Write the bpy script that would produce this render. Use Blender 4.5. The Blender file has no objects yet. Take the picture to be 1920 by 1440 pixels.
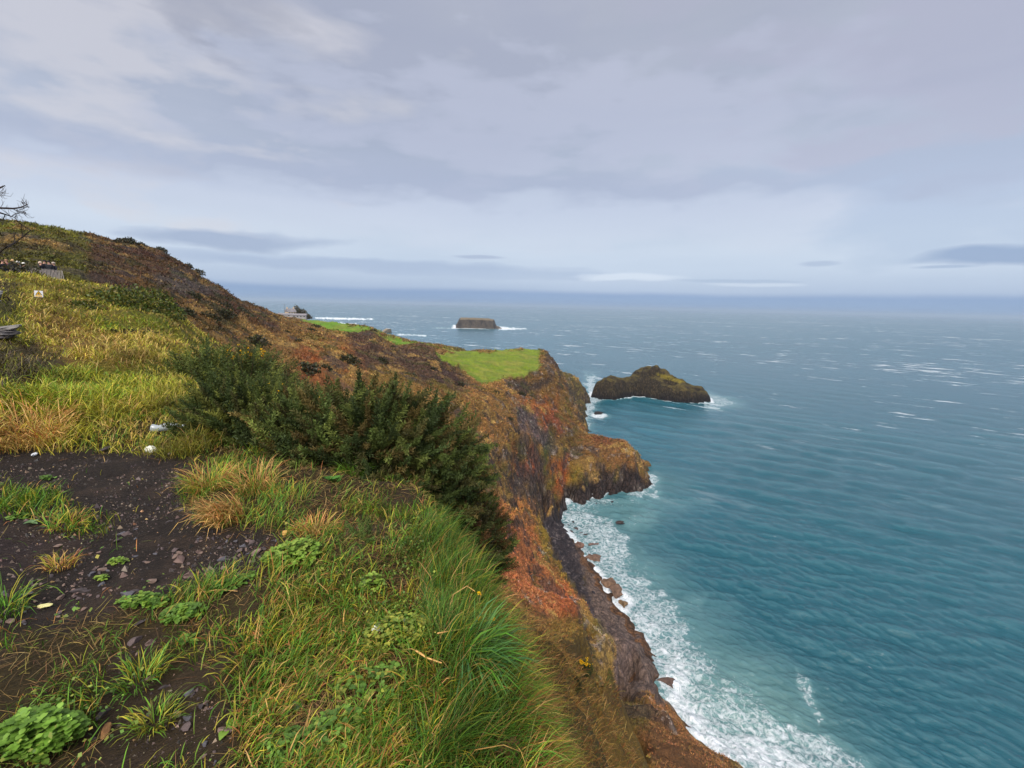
import bpy, math, random
import numpy as np
from mathutils import Vector, Matrix
from mathutils.geometry import delaunay_2d_cdt

rng = np.random.default_rng(7)
random.seed(7)
scene = bpy.context.scene
COL = scene.collection

# ------------------------------------------------------------------ camera
FPX, CX, CY = 880.0, 960.0, 720.0          # focal length and centre, in pixels of the 1920 px wide photo
PITCH, ROLL, CAMZ = math.radians(9.5), math.radians(1.35), 60.0
cp, sp_ = math.cos(PITCH), math.sin(PITCH)
F = np.array([0, cp, -sp_]); R0 = np.array([1.0, 0, 0]); U0 = np.array([0, sp_, cp])
Rv = R0 * math.cos(ROLL) + U0 * math.sin(ROLL)
Uv = U0 * math.cos(ROLL) - R0 * math.sin(ROLL)
CAM = np.array([0, 0, CAMZ])

def ray(px, py):
    return F + (px - CX) / FPX * Rv + (CY - py) / FPX * Uv
def at_r(px, py, r):
    d = ray(px, py); s = r / math.hypot(d[0], d[1]); return CAM + d * s
def at_z(px, py, z):
    d = ray(px, py); s = (z - CAMZ) / d[2]; return CAM + d * s
def project(P):
    D = P - CAM
    f = D @ F
    f = np.where(f < 1e-3, 1e-3, f)
    return CX + FPX * (D @ Rv) / f, CY - FPX * (D @ Uv) / f

cam_d = bpy.data.cameras.new("camera")
cam = bpy.data.objects.new("camera", cam_d); COL.objects.link(cam)
cam_d.sensor_width = 36.0; cam_d.lens = 36.0 * FPX / 1920.0
cam_d.clip_start = 0.05; cam_d.clip_end = 200000
cam.matrix_world = Matrix(((Rv[0], Uv[0], -F[0], 0), (Rv[1], Uv[1], -F[1], 0), (Rv[2], Uv[2], -F[2], CAMZ), (0, 0, 0, 1)))
scene.camera = cam

# ------------------------------------------------------------------ numpy noise
_perm = np.random.default_rng(11).permutation(4096)
_val = np.random.default_rng(12).random(4096) * 2 - 1
def _h(i, j, k):
    return _val[_perm[(_perm[(_perm[i & 4095] + j) & 4095] + k) & 4095]]
def vnoise(x, y, z=None):
    x = np.asarray(x, float); y = np.asarray(y, float)
    xi = np.floor(x).astype(np.int64); yi = np.floor(y).astype(np.int64)
    fx = x - xi; fy = y - yi
    fx = fx * fx * fx * (fx * (fx * 6 - 15) + 10); fy = fy * fy * fy * (fy * (fy * 6 - 15) + 10)
    def layer(k):
        a = _h(xi, yi, k); b = _h(xi + 1, yi, k); c = _h(xi, yi + 1, k); d = _h(xi + 1, yi + 1, k)
        return (a + (b - a) * fx) * (1 - fy) + (c + (d - c) * fx) * fy
    if z is None:
        return layer(np.zeros_like(xi))
    z = np.asarray(z, float); zi = np.floor(z).astype(np.int64); fz = z - zi
    fz = fz * fz * (3 - 2 * fz)
    return layer(zi) * (1 - fz) + layer(zi + 1) * fz
def fbm(x, y, z=None, oct=4, gain=0.5):
    s = 0; a = 1.0; n = 0
    for o in range(oct):
        s = s + a * vnoise(x * 2 ** o + 17.3 * o, y * 2 ** o - 9.1 * o, None if z is None else z * 2 ** o + 5.7 * o)
        n += a; a *= gain
    return s / n
def sstep(a, b, x):
    t = np.clip((x - a) / (b - a), 0, 1); return t * t * (3 - 2 * t)

# ------------------------------------------------------------------ helpers
def tag(o, label=None, cat=None, group=None, kind=None):
    if label: o["label"] = label
    if cat: o["category"] = cat
    if group: o["group"] = group
    if kind: o["kind"] = kind
    return o
def link(name, me, mat=None, parent=None, loc=None):
    o = bpy.data.objects.new(name, me); COL.objects.link(o)
    if mat is not None and me is not None and len(me.materials) == 0: me.materials.append(mat)
    if parent is not None: o.parent = parent
    if loc is not None: o.location = loc
    return o
def empty(name, loc, rz=0, **k):
    o = bpy.data.objects.new(name, None); COL.objects.link(o)
    o.location = loc; o.rotation_euler = (0, 0, rz); o.empty_display_size = 0.1
    return tag(o, **k)
def mesh_np(name, V, Fc, colors=None, smooth=True):
    """V (n,3); Fc (m,k) with k = 3 or 4, or a list of such arrays; colors (n,3) -> point attribute 'tint'."""
    me = bpy.data.meshes.new(name)
    Fl = Fc if isinstance(Fc, list) else [Fc]
    Fl = [f for f in Fl if len(f)]
    V = np.ascontiguousarray(V, dtype=np.float32)
    me.vertices.add(len(V)); me.vertices.foreach_set("co", V.ravel())
    loops = np.concatenate([f.ravel() for f in Fl]).astype(np.int32)
    tot = np.concatenate([np.full(len(f), f.shape[1]) for f in Fl]).astype(np.int32)
    start = np.concatenate([[0], np.cumsum(tot)[:-1]]).astype(np.int32)
    me.loops.add(len(loops)); me.loops.foreach_set("vertex_index", loops)
    me.polygons.add(len(tot)); me.polygons.foreach_set("loop_start", start)
    me.polygons.foreach_set("use_smooth", np.full(len(tot), smooth, dtype=bool))
    me.update(calc_edges=True)
    if colors is not None:
        at = me.attributes.new("tint", "FLOAT_COLOR", "POINT")
        c = np.ones((len(V), 4), np.float32); c[:, :3] = colors
        at.data.foreach_set("color", c.ravel())
    return me
def copy_tree(o, parent=None):
    c = o.copy(); COL.objects.link(c)
    if parent is not None: c.parent = parent
    for ch in [q for q in bpy.data.objects if q.parent == o]:
        copy_tree(ch, c)
    return c

def S(r, g, b):     # sRGB 0-255 -> linear
    return np.array([((c / 255) / 12.92 if c / 255 <= 0.04045 else ((c / 255 + 0.055) / 1.055) ** 2.4) for c in (r, g, b)])

# ------------------------------------------------------------------ materials
def new_mat(name):
    m = bpy.data.materials.new(name); m.use_nodes = True
    nt = m.node_tree; b = nt.nodes["Principled BSDF"]
    return m, nt, b
def N(nt, t, **kw):
    n = nt.nodes.new(t)
    for k, v in kw.items():
        if k.startswith("i_"): n.inputs[k[2:].replace("_", " ")].default_value = v
        else: setattr(n, k, v)
    return n
def ramp(nt, stops, interp="LINEAR"):
    n = nt.nodes.new("ShaderNodeValToRGB"); cr = n.color_ramp; cr.interpolation = interp
    while len(cr.elements) < len(stops): cr.elements.new(0.5)
    for e, (p, c) in zip(cr.elements, stops):
        e.position = p; e.color = (*c, 1) if len(c) == 3 else c
    return n
def math_(nt, op, a, b=None, clamp=False):
    n = nt.nodes.new("ShaderNodeMath"); n.operation = op; n.use_clamp = clamp
    for i, v in enumerate((a, b)):
        if v is None: continue
        if isinstance(v, (int, float)): n.inputs[i].default_value = v
        else: nt.links.new(v, n.inputs[i])
    return n.outputs[0]
def mixc(nt, fac, a, b, mode="MIX"):
    n = nt.nodes.new("ShaderNodeMix"); n.data_type = "RGBA"; n.blend_type = mode
    for i, v in ((0, fac), (6, a), (7, b)):
        if isinstance(v, (int, float)): n.inputs[i].default_value = v
        elif isinstance(v, (tuple, list, np.ndarray)): n.inputs[i].default_value = (*[float(q) for q in v][:3], 1)
        else: nt.links.new(v, n.inputs[i])
    return n.outputs[2]

def simple_mat(name, col, rough=0.8, var=0.25, scale=8.0, bump=0.2, attr=False, spec=0.3, trans=0.0):
    """Procedural: a base colour (or the mesh's own 'tint') broken up by noise, with a noise bump."""
    m, nt, b = new_mat(name)
    tc = N(nt, "ShaderNodeTexCoord")
    nz = N(nt, "ShaderNodeTexNoise"); nz.inputs["Scale"].default_value = scale; nz.inputs["Detail"].default_value = 5
    nt.links.new(tc.outputs["Object"], nz.inputs["Vector"])
    if attr:
        a = N(nt, "ShaderNodeAttribute", attribute_name="tint"); src = a.outputs["Color"]
    else:
        a = N(nt, "ShaderNodeRGB"); a.outputs[0].default_value = (*[float(q) for q in col], 1); src = a.outputs[0]
    rp = ramp(nt, [(0.25, (1 - var,) * 3), (0.75, (1 + var,) * 3)])
    nt.links.new(nz.outputs["Fac"], rp.inputs[0])
    c = mixc(nt, 1.0, src, rp.outputs[0], "MULTIPLY")
    nt.links.new(c, b.inputs["Base Color"])
    b.inputs["Roughness"].default_value = rough
    b.inputs["Specular IOR Level"].default_value = spec
    if bump > 0:
        bp = N(nt, "ShaderNodeBump"); bp.inputs["Strength"].default_value = bump; bp.inputs["Distance"].default_value = 0.02
        nt.links.new(nz.outputs["Fac"], bp.inputs["Height"]); nt.links.new(bp.outputs[0], b.inputs["Normal"])
    if trans > 0:
        out = nt.nodes["Material Output"]
        tr = N(nt, "ShaderNodeBsdfTranslucent"); nt.links.new(c, tr.inputs["Color"])
        mx = N(nt, "ShaderNodeMixShader"); mx.inputs[0].default_value = trans
        nt.links.new(b.outputs[0], mx.inputs[1]); nt.links.new(tr.outputs[0], mx.inputs[2])
        nt.links.new(mx.outputs[0], out.inputs["Surface"])
    return m

#%%TERRAIN
# ------------------------------------------------------------------ the lie of the land: surveyed points -> polar height grid
CP = []                                        # (azimuth, ln range, z)
def cpt(P):
    CP.append((math.atan2(P[0], P[1]), math.log(math.hypot(P[0], P[1])), P[2]))
def pr(*rows):
    for px, py, r in rows: cpt(at_r(px, py, r))
def pz(*rows):
    for px, py, z in rows: cpt(at_z(px, py, z))
def pl(*rows):
    for x, y, z in rows: cpt((x, y, z))
def behind(rows, k=1.25, dz=-8, zabs=None):
    for px, py, r in rows:
        P = at_r(px, py, r); Q = P * np.array([k, k, 1]); Q[2] = zabs if zabs is not None else P[2] + dz
        cpt(Q)

# the ledge the photographer stands on
pl((-6, .35, 58.5), (-3, .2, 58.45), (-1, .4, 58.42), (0, .35, 58.4), (.2, .3, 58.38), (-.4, .8, 58.4), (-2, 1, 58.45), (.15, .9, 58.35))
pl((.7, .3, 57.6), (1.6, .35, 55.5), (4, 1, 50), (9, 2.5, 40), (16, 4, 25), (26, 6, 3), (30, 7, -6), (60, 10, -12))
pl((.75, 1.0, 57.4), (1.9, 2.0, 55.2), (5, 4, 49), (10, 8, 41), (15, 14, 31), (22, 19, 15), (28, 24, 1), (31, 27, -8))
pz((0, 1440, 58.45), (300, 1440, 58.4), (600, 1440, 58.42), (850, 1440, 58.4), (960, 1440, 58.34),
   (0, 1200, 58.45), (300, 1200, 58.42), (600, 1200, 58.44), (850, 1200, 58.5), (930, 1200, 58.42),
   (0, 1020, 58.45), (300, 1020, 58.4), (600, 1020, 58.44), (780, 1020, 58.45), (850, 1040, 58.42), (900, 1120, 58.4), (950, 1320, 58.34),
   (-300, 1020, 58.5), (-300, 850, 58.7), (-700, 900, 59), (-700, 760, 59.3),
   (0, 850, 58.5), (300, 850, 58.5), (500, 880, 58.5), (640, 900, 58.46), (780, 920, 58.42))
pr((0, 740, 7.2), (150, 760, 7.0), (300, 760, 7.2), (420, 780, 7.0), (560, 800, 6.6), (680, 830, 6.2), (800, 880, 5.7),
   (0, 690, 9.2), (200, 690, 9.6), (330, 700, 9.6), (0, 645, 12), (150, 640, 13), (280, 640, 13), (0, 600, 15), (130, 600, 17), (270, 610, 17), (360, 660, 13),
   (0, 560, 19), (100, 575, 20), (200, 580, 22), (310, 605, 21), (-200, 600, 18), (-200, 540, 26), (-250, 505, 32),
   (0, 530, 25), (70, 537, 26), (150, 545, 28), (240, 565, 30), (330, 592, 28))
rid = [(-60, 508, 31), (0, 509, 31), (60, 516, 32), (115, 524, 33), (170, 532, 34), (230, 548, 36), (290, 562, 38)]
pr(*rid); behind(rid, 1.12, -1.1)
for px_ in (-40, 0, 40, 80, 110):
    P_ = at_r(px_, 488 + .04 * px_, 51); cpt((P_[0], P_[1], P_[2] - 1.72))
# bank falling away behind the gorse
pl((-5.6, 9.0, 57.8), (-3.8, 8.2, 57.2), (-2.2, 7.2, 56.9), (-.8, 6.1, 56.7), (-.25, 5.0, 57.0), (.12, 3.9, 57.0), (.32, 2.9, 57.0), (.42, 2.0, 57.0), (.5, 1.3, 57.0))
pl((-8, 15, 56.5), (-5, 13, 55), (-3, 12, 53.5), (-1, 10, 53), (.3, 8, 53.0), (.8, 6, 53.4), (1.1, 4, 54.2))
pl((-14, 24, 56), (-9, 24, 52), (-5, 22, 49), (-1, 20, 47), (1.0, 16, 48.0), (1.6, 11.5, 50.6), (1.9, 8, 51.5), (5, 9, 44), (6.5, 14, 40))
# hill on the left
hr = [(-260, 385, 150), (-120, 400, 155), (0, 414, 160), (90, 428, 168), (180, 444, 175), (250, 455, 180), (300, 473, 183), (345, 496, 186), (385, 524, 190), (430, 556, 196), (470, 575, 204), (505, 588, 214), (540, 597, 224)]
pr(*hr); behind(hr[:5], 1.3, -2); behind(hr[5:], 1.22, -9)
pr((-200, 470, 80), (0, 480, 80), (80, 490, 75), (140, 515, 62), (-100, 495, 55), (0, 450, 110), (120, 465, 110), (220, 500, 110), (300, 520, 125), (370, 545, 130), (200, 535, 70), (270, 545, 80), (340, 552, 95), (400, 572, 110), (450, 585, 130), (300, 570, 70), (380, 590, 85), (440, 610, 95), (500, 610, 130), (340, 620, 55), (420, 640, 62))
# slopes behind the bushes
rg = [(575, 612, 215), (620, 621, 205), (655, 630, 195), (675, 627, 186), (698, 620, 180), (716, 631, 178), (738, 647, 178), (765, 645, 182), (798, 645, 184), (815, 658, 180), (835, 674, 176), (858, 695, 172), (885, 712, 168)]
pr(*rg); behind(rg[:9], 1.1, -6)
pr((480, 650, 80), (560, 640, 110), (540, 690, 64), (620, 660, 105), (620, 700, 80), (690, 665, 120), (700, 720, 85), (750, 690, 118), (780, 740, 90), (800, 700, 128), (830, 760, 92),
   (850, 730, 125), (870, 800, 84), (900, 760, 118), (905, 860, 78), (925, 820, 104), (930, 920, 74), (940, 735, 150), (960, 780, 130), (960, 850, 112), (960, 900, 104), (985, 940, 108), (955, 960, 80), (920, 990, 62))
# rust slope down to the beach
pr((960, 1010, 74), (960, 1070, 60), (990, 1000, 95), (1000, 1050, 82), (1000, 1110, 62), (1030, 1080, 84), (1035, 1140, 50), (1075, 1130, 72), (1060, 1195, 24), (1095, 1172, 40), (1100, 1240, 17), (1138, 1230, 22), (1150, 1278, 23),
   (1050, 1280, 10), (1085, 1288, 14), (1122, 1290, 19), (1065, 1350, 7.5), (1100, 1400, 11), (1075, 1440, 5.5), (1130, 1440, 12), (1118, 1316, 43), (1142, 1306, 50), (1146, 1326, 52), (1200, 1400, 22))
brow = [(1080, 1322, 11), (1105, 1340, 13), (1132, 1354, 16), (1165, 1365, 20), (1188, 1376, 23)]
pr(*brow); behind(brow[1:], 1.6, zabs=14); pz((1158, 1348, 2.5), (1168, 1352, .3)); pz((1160, 1230, 5), (1160, 1262, 6))
# brown spur at the foot of the frame
pr((1188, 1345, 45), (1200, 1316, 47), (1222, 1312, 48), (1245, 1335, 47), (1262, 1362, 46), (1300, 1396, 43), (1352, 1440, 40), (1400, 1480, 38), (1220, 1400, 38), (1290, 1440, 35), (1220, 1440, 28))
pz((1190, 1300, -1), (1240, 1300, -2), (1285, 1345, -2), (1330, 1385, -3), (1400, 1440, -3), (1160, 1325, .5), (1172, 1338, .3), (1165, 1350, .3), (1470, 1500, -3))
# foot of the slope, shingle and shelf
FOOT = [(1008, 958, 3), (1022, 995, 3), (1042, 1035, 3), (1062, 1072, 3), (1088, 1118, 3), (1118, 1168, 3.5), (1146, 1212, 4.5), (1152, 1245, 5.5), (1150, 1280, 7), (1146, 1310, 5)]
pz(*FOOT)
pz((1060, 1010, 1.6), (1075, 1050, 1.9), (1095, 1080, 2.0), (1120, 1120, 2.4), (1150, 1165, 2.6), (1180, 1210, 3.2), (1195, 1245, 4.2), (1215, 1270, 3.6), (1190, 1285, 4.0), (1165, 1255, 5.0), (1160, 1300, 1.2), (1232, 1285, 2.2))
WATER = [(1033, 952), (1050, 980), (1068, 1008), (1085, 1035), (1102, 1062), (1126, 1100), (1150, 1138), (1174, 1178), (1200, 1212), (1224, 1243), (1248, 1270), (1254, 1292), (1228, 1306), (1188, 1308)]
WATER = [(x + 14 * min(1, max(0, (y - 1000) / 80)), y) for x, y in WATER]
pz(*[(x, y, .1) for x, y in WATER])
pz(*[(x + 30 + (y - 950) * .06, y + 10, -3.5) for x, y in WATER[:-2]])
# promontory
pz((1010, 950, 1.2), (1045, 944, .2), (1070, 937, 0), (1100, 927, 0), (1130, 921, 0), (1165, 918, 0), (1195, 912, 0), (1212, 903, 0))
pz((1075, 975, -3), (1110, 962, -3), (1140, 955, -3), (1170, 950, -3), (1205, 944, -3), (1245, 930, -4), (1250, 900, -4), (1235, 880, -5))
pr((1050, 915, 136), (1075, 908, 141), (1100, 898, 146), (1130, 895, 149), (1160, 890, 153), (1190, 892, 156), (1205, 897, 157),
   (1100, 865, 152), (1140, 860, 157), (1175, 865, 159), (1110, 826, 170), (1145, 822, 172), (1170, 828, 170), (1186, 845, 167), (1192, 872, 162), (1075, 840, 162), (1090, 822, 175))
pl(*[(at_r(px, py, 1)[0] * 200, at_r(px, py, 1)[1] * 200, -4) for px, py in ((1115, 800), (1150, 800), (1190, 800), (1215, 830))])
# headland with the green top
pr((910, 712, 172), (940, 709, 178), (975, 702, 190), (1005, 693, 204), (880, 690, 186), (840, 664, 222), (900, 675, 215), (960, 670, 240), (850, 660, 255), (930, 656, 285), (985, 653, 290), (1018, 652, 288), (1030, 690, 208), (1012, 672, 250),
   (1028, 660, 278), (1040, 672, 262), (1046, 690, 240), (1020, 708, 200), (1045, 705, 212), (980, 725, 182), (1010, 720, 190))
pr((1055, 725, 205), (1068, 745, 202), (1030, 760, 180), (1078, 770, 198), (1000, 780, 155), (1010, 830, 142), (1040, 800, 165), (1085, 795, 192), (1000, 880, 124), (1030, 870, 140), (1060, 850, 155), (1030, 915, 124), (1095, 812, 184))
hd = [(1050, 694, 300), (1066, 695, 305), (1082, 705, 305), (1093, 722, 300), (1050, 740, 270), (1075, 745, 262), (1085, 770, 246)]
pr(*hd)
pz((1101, 740, 0), (1099, 760, 0), (1096, 785, 0), (1102, 800, 0), (1108, 735, -4), (1112, 770, -4), (1112, 800, -4), (1110, 812, -3))
for px, py, r in ((930, 656, 330), (985, 653, 335), (1018, 652, 330), (1040, 672, 335), (1060, 690, 345), (1090, 700, 345)):
    P = at_r(px, py, r); cpt((P[0], P[1], -6))
# fields further along the coast
pr((600, 612, 300), (640, 617, 285), (680, 624, 265), (575, 600, 390), (620, 603, 370), (650, 607, 345), (690, 614, 310), (695, 620, 270), (530, 594, 400), (555, 596, 420), (545, 590, 470))
pr((715, 627, 320), (745, 634, 310), (775, 641, 300), (795, 645, 290), (722, 640, 250), (760, 648, 240), (800, 652, 235), (808, 648, 330), (840, 650, 330), (868, 655, 325), (885, 662, 318))
for px, py, r, z in ((480, 560, 520, 40), (540, 590, 560, 30), (600, 600, 470, 5), (640, 603, 430, 4), (575, 600, 520, 6), (660, 605, 420, -5), (710, 615, 390, -5), (760, 630, 370, -5), (810, 640, 390, -5), (870, 650, 380, -5), (900, 655, 370, -5), (540, 560, 700, -8)):
    P = at_r(px, py, r); cpt((P[0], P[1], z))
for azd in range(-86, 83, 6):
    for r in (700, 1000):
        a = math.radians(azd); z = -12 if azd > -27 else 50
        cpt((r * math.sin(a), r * math.cos(a), z))
for azd, r0 in ((20, 120), (20, 220), (14, 260), (14, 330), (26, 90), (26, 200), (32, 75), (32, 140), (40, 60), (40, 120), (50, 50), (50, 100), (60, 45), (70, 45), (60, 100), (75, 90), (82, 45), (82, 200), (30, 300), (50, 300), (70, 300), (18, 420), (5, 420), (10, 420)):
    a = math.radians(azd); cpt((r0 * math.sin(a), r0 * math.cos(a), -10))
pl((-60, 5, 66), (-20, 1.5, 60), (-150, 15, 85), (-40, 4, 64), (-400, 40, 100), (-10, .8, 58.9), (-700, 60, 100), (-.35, .02, 58.4), (.3, .03, 58.2))

AZ0, AZ1, L0, L1 = math.radians(-86), math.radians(82), math.log(.35), math.log(1000)
TA, TL = 1500, 1400
KA = 2.2                                       # azimuth weight for the triangulation
pts = [Vector((a * KA, l)) for a, l, z in CP]
vo, eo, fo, ov, oe, of = delaunay_2d_cdt(pts, [], [], 0, 1e-5)
zv = [np.mean([CP[k][2] for k in ks]) if ks else 0 for ks in ov]
ga = np.linspace(AZ0, AZ1, TA); gl = np.linspace(L0, L1, TL)
ZT = np.full((TL, TA), np.nan)
for f in fo:
    a, b, c = [np.array(vo[i]) for i in f]
    i0 = np.searchsorted(ga * KA, min(a[0], b[0], c[0]) - 1e-9); i1 = np.searchsorted(ga * KA, max(a[0], b[0], c[0]) + 1e-9)
    j0 = np.searchsorted(gl, min(a[1], b[1], c[1]) - 1e-9); j1 = np.searchsorted(gl, max(a[1], b[1], c[1]) + 1e-9)
    if i1 <= i0 or j1 <= j0: continue
    X, Y = np.meshgrid(ga[i0:i1] * KA, gl[j0:j1])
    d = (b[1] - c[1]) * (a[0] - c[0]) + (c[0] - b[0]) * (a[1] - c[1])
    if abs(d) < 1e-14: continue
    w0 = ((b[1] - c[1]) * (X - c[0]) + (c[0] - b[0]) * (Y - c[1])) / d
    w1 = ((c[1] - a[1]) * (X - c[0]) + (a[0] - c[0]) * (Y - c[1])) / d
    w2 = 1 - w0 - w1
    m = (w0 >= -1e-6) & (w1 >= -1e-6) & (w2 >= -1e-6)
    zz = w0 * zv[f[0]] + w1 * zv[f[1]] + w2 * zv[f[2]]
    sub = ZT[j0:j1, i0:i1]; sub[m] = zz[m]
for i in range(TA):                            # fill the rim outside the hull
    colz = ZT[:, i]; ok = ~np.isnan(colz)
    if ok.any(): ZT[:, i] = np.interp(gl, gl[ok], colz[ok])
bad = np.isnan(ZT).all(axis=0)
if bad.any():
    good = np.where(~bad)[0]
    for i in np.where(bad)[0]: ZT[:, i] = ZT[:, good[np.argmin(abs(good - i))]]
def blur(A, n):
    for _ in range(n):
        B = np.pad(A, 1, mode="edge")
        A = (B[1:-1, 1:-1] * 2 + B[:-2, 1:-1] + B[2:, 1:-1] + B[1:-1, :-2] + B[1:-1, 2:]) / 6
    return A
near_w = sstep(math.log(9), math.log(25), gl)[:, None]
ZT = blur(ZT, 36) * (1 - near_w) + blur(ZT, 7) * near_w

def z_smooth(a, l):
    fi = np.clip((a - AZ0) / (AZ1 - AZ0) * (TA - 1), 0, TA - 1.001); fj = np.clip((l - L0) / (L1 - L0) * (TL - 1), 0, TL - 1.001)
    i = fi.astype(int); j = fj.astype(int); u = fi - i; v = fj - j
    return (ZT[j, i] * (1 - u) + ZT[j, i + 1] * u) * (1 - v) + (ZT[j + 1, i] * (1 - u) + ZT[j + 1, i + 1] * u) * v

def height(x, y):
    """Height of the land, with crags and hummocks, at plan position x, y (arrays)."""
    x = np.asarray(x, float); y = np.asarray(y, float)
    r = np.hypot(x, y) + 1e-6; a = np.arctan2(x, y)
    far = sstep(14, 70, r)
    w = far * 1.9
    dx = w * (fbm(x / 7, y / 7, oct=4) + .45 * fbm(x / 1.9 + 40, y / 1.9, oct=2)); dy = w * (fbm(x / 7 + 91, y / 7 + 33, oct=4) + .45 * fbm(x / 1.9 + 7, y / 1.9 + 51, oct=2))
    xx = x + dx; yy = y + dy
    z = z_smooth(np.arctan2(xx, yy), np.log(np.hypot(xx, yy) + 1e-6))
    hum = far * (1.1 * fbm(x / 13, y / 13, oct=5, gain=.55))
    hum = hum * sstep(-2, 8, z) * np.where(Z_FLAT is None, 1, 1)
    mid = (1 - far) * sstep(4, 12, r)
    crag = sstep(28, 70, r) * sstep(0, 4, z) * (.75 * (.4 - 1.4 * np.abs(fbm(x / 7 + 31, y / 7, oct=3))) * sstep(45, 90, r) + .6 * (1 - 2 * np.abs(fbm(x / 3.2 + 13, y / 3.2, z / 4, oct=4, gain=.6))) - .28)
    z = z + hum + crag + mid * .52 * fbm(x / 2.0, y / 2.0, oct=5, gain=.55)
    nr = 1 - sstep(6, 14, r)
    z = z + nr * (.055 * fbm(x / .55, y / .55, oct=5, gain=.55) + .03 * fbm(x / 1.7 + 9, y / 1.7, oct=2))
    return z
Z_FLAT = None
def hz(x, y): return float(height(np.array([x]), np.array([y]))[0])

azs = np.concatenate([np.radians(np.arange(-86, -54, 1.0)), np.radians(np.arange(-54, 52, .12)), np.radians(np.arange(52, 82, 1.0))])
lr = np.concatenate([np.arange(math.log(.36), math.log(14), .011), np.arange(math.log(14), math.log(60), .011), np.arange(math.log(60), math.log(330), .0046), np.arange(math.log(330), math.log(990), .011)])
GA, GL = np.meshgrid(azs, lr); GR = np.exp(GL)
TX = GR * np.sin(GA); TY = GR * np.cos(GA)
TZ = height(TX.ravel(), TY.ravel()).reshape(TX.shape)
TV = np.stack([TX.ravel(), TY.ravel(), TZ.ravel()], 1)
na, nl = len(azs), len(lr)
# slope steepness for the rock paint
dza = np.gradient(TZ, axis=1) / (np.gradient(GA, axis=1) * GR); dzl = np.gradient(TZ, axis=0) / (np.gradient(GR, axis=0))
STEEP = np.hypot(dza, dzl)
#%%PAINT
PX, PY = project(TV)
X3, Y3, Z3 = TV[:, 0], TV[:, 1], TV[:, 2]; RR = GR.ravel()
sc_ = RR / 100.0
JX = PX + 9 * fbm(X3 / (6 * sc_ + .02), Y3 / (6 * sc_ + .02), oct=4); JY = PY + 7 * fbm(X3 / (6 * sc_ + .02) + 50, Y3 / (6 * sc_ + .02), oct=4)
def seg_dist(x, y, P):
    d = np.full(x.shape, 1e9)
    for (ax, ay), (bx, by) in zip(P[:-1], P[1:]):
        vx, vy = bx - ax, by - ay; L2 = vx * vx + vy * vy + 1e-9
        t = np.clip(((x - ax) * vx + (y - ay) * vy) / L2, 0, 1)
        d = np.minimum(d, np.hypot(x - ax - t * vx, y - ay - t * vy))
    return d
def in_poly(P, x=None, y=None):
    x = JX if x is None else x; y = JY if y is None else y
    ins = np.zeros(len(x), bool)
    n = len(P)
    for i in range(n):
        x0, y0 = P[i]; x1, y1 = P[(i + 1) % n]
        c = (y0 > y) != (y1 > y)
        with np.errstate(divide="ignore", invalid="ignore"):
            xi = (x1 - x0) * (y - y0) / (y1 - y0 + 1e-12) + x0
        ins ^= c & (x < xi)
    return ins
_JN = fbm(X3 / (2.2 * sc_ + .01) + 5, Y3 / (2.2 * sc_ + .01), Z3 / (2.2 * sc_ + .01), oct=4)
def soft_poly(P, s=11):
    P = np.array(P, float); lo = P.min(0) - 40; hi = P.max(0) + 40
    out = np.zeros(len(JX)); m = np.where((JX > lo[0]) & (JX < hi[0]) & (JY > lo[1]) & (JY < hi[1]))[0]
    if len(m):
        x, y = JX[m], JY[m]
        d = seg_dist(x, y, np.vstack([P, P[:1]])); d = np.where(in_poly([tuple(p) for p in P], x, y), d, -d)
        out[m] = sstep(-s, s, d + 22 * _JN[m])
    return out
TAN, OLIVE, RUST, DKROCK, GREEN, MUD = S(134, 104, 58), S(102, 92, 40), S(130, 74, 42), S(62, 52, 52), S(104, 120, 30), S(52, 44, 46)
n_big = fbm(X3 / 16, Y3 / 16, Z3 / 9, oct=4); n_mid = fbm(X3 / 5 + 31, Y3 / 5, Z3 / 4, oct=4); n_fine = fbm(X3 / 1.3, Y3 / 1.3 + 12, Z3 / 1.3, oct=3)
TINT = np.empty((len(TV), 3)); TINT[:] = S(112, 84, 46)
def lay(mask, col, amt=1.0):
    w = (mask * amt)[:, None] if not np.isscalar(mask) else mask
    TINT[:] = TINT * (1 - w) + np.asarray(col) * w
lay(sstep(-.05, .3, n_big), TAN, .7)
lay(sstep(.12, .4, n_mid), S(118, 74, 42), .5)
lay(sstep(.1, .4, fbm(X3 / 8 + 70, Y3 / 8 + 3, Z3 / 8, oct=4)), OLIVE, .7)
ROCKM = np.zeros(len(TV))
st = STEEP.ravel()
def rockp(mask, amt=1.0):
    ROCKM[:] = np.maximum(ROCKM, mask * amt)
# ---- hill
lay(soft_poly([(-300, 380), (0, 410), (185, 440), (178, 540), (120, 600), (-300, 620)]) * (RR > 45), S(96, 92, 26))
lay((soft_poly([(-300, 440), (60, 440), (150, 455), (165, 470), (60, 478), (-300, 480)]) * (RR > 45)) * (.35 + .6 * sstep(-.2, .2, n_mid)), S(72, 58, 34))
lay((soft_poly([(-300, 380), (0, 405), (185, 436), (182, 452), (0, 430), (-300, 410)]) * (RR > 45)), S(112, 112, 22), .8)
hillp = soft_poly([(172, 440), (250, 450), (350, 495), (430, 550), (530, 590), (530, 640), (400, 620), (330, 565), (165, 542)]) * (RR > 45)
lay(hillp, S(92, 66, 40)); lay(hillp * sstep(.0, .25, n_mid), S(76, 48, 38), .8); lay(hillp * sstep(.05, .3, n_big), S(124, 92, 44), .7); lay(hillp * sstep(.15, .3, fbm(X3 / 6, Y3 / 6 + 99, Z3 / 4, oct=3)), S(58, 56, 28), .8)
rk = soft_poly([(295, 525), (330, 510), (360, 515), (410, 550), (400, 560), (330, 545)]) * (RR > 60); lay(rk, S(92, 82, 78), .85)
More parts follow.
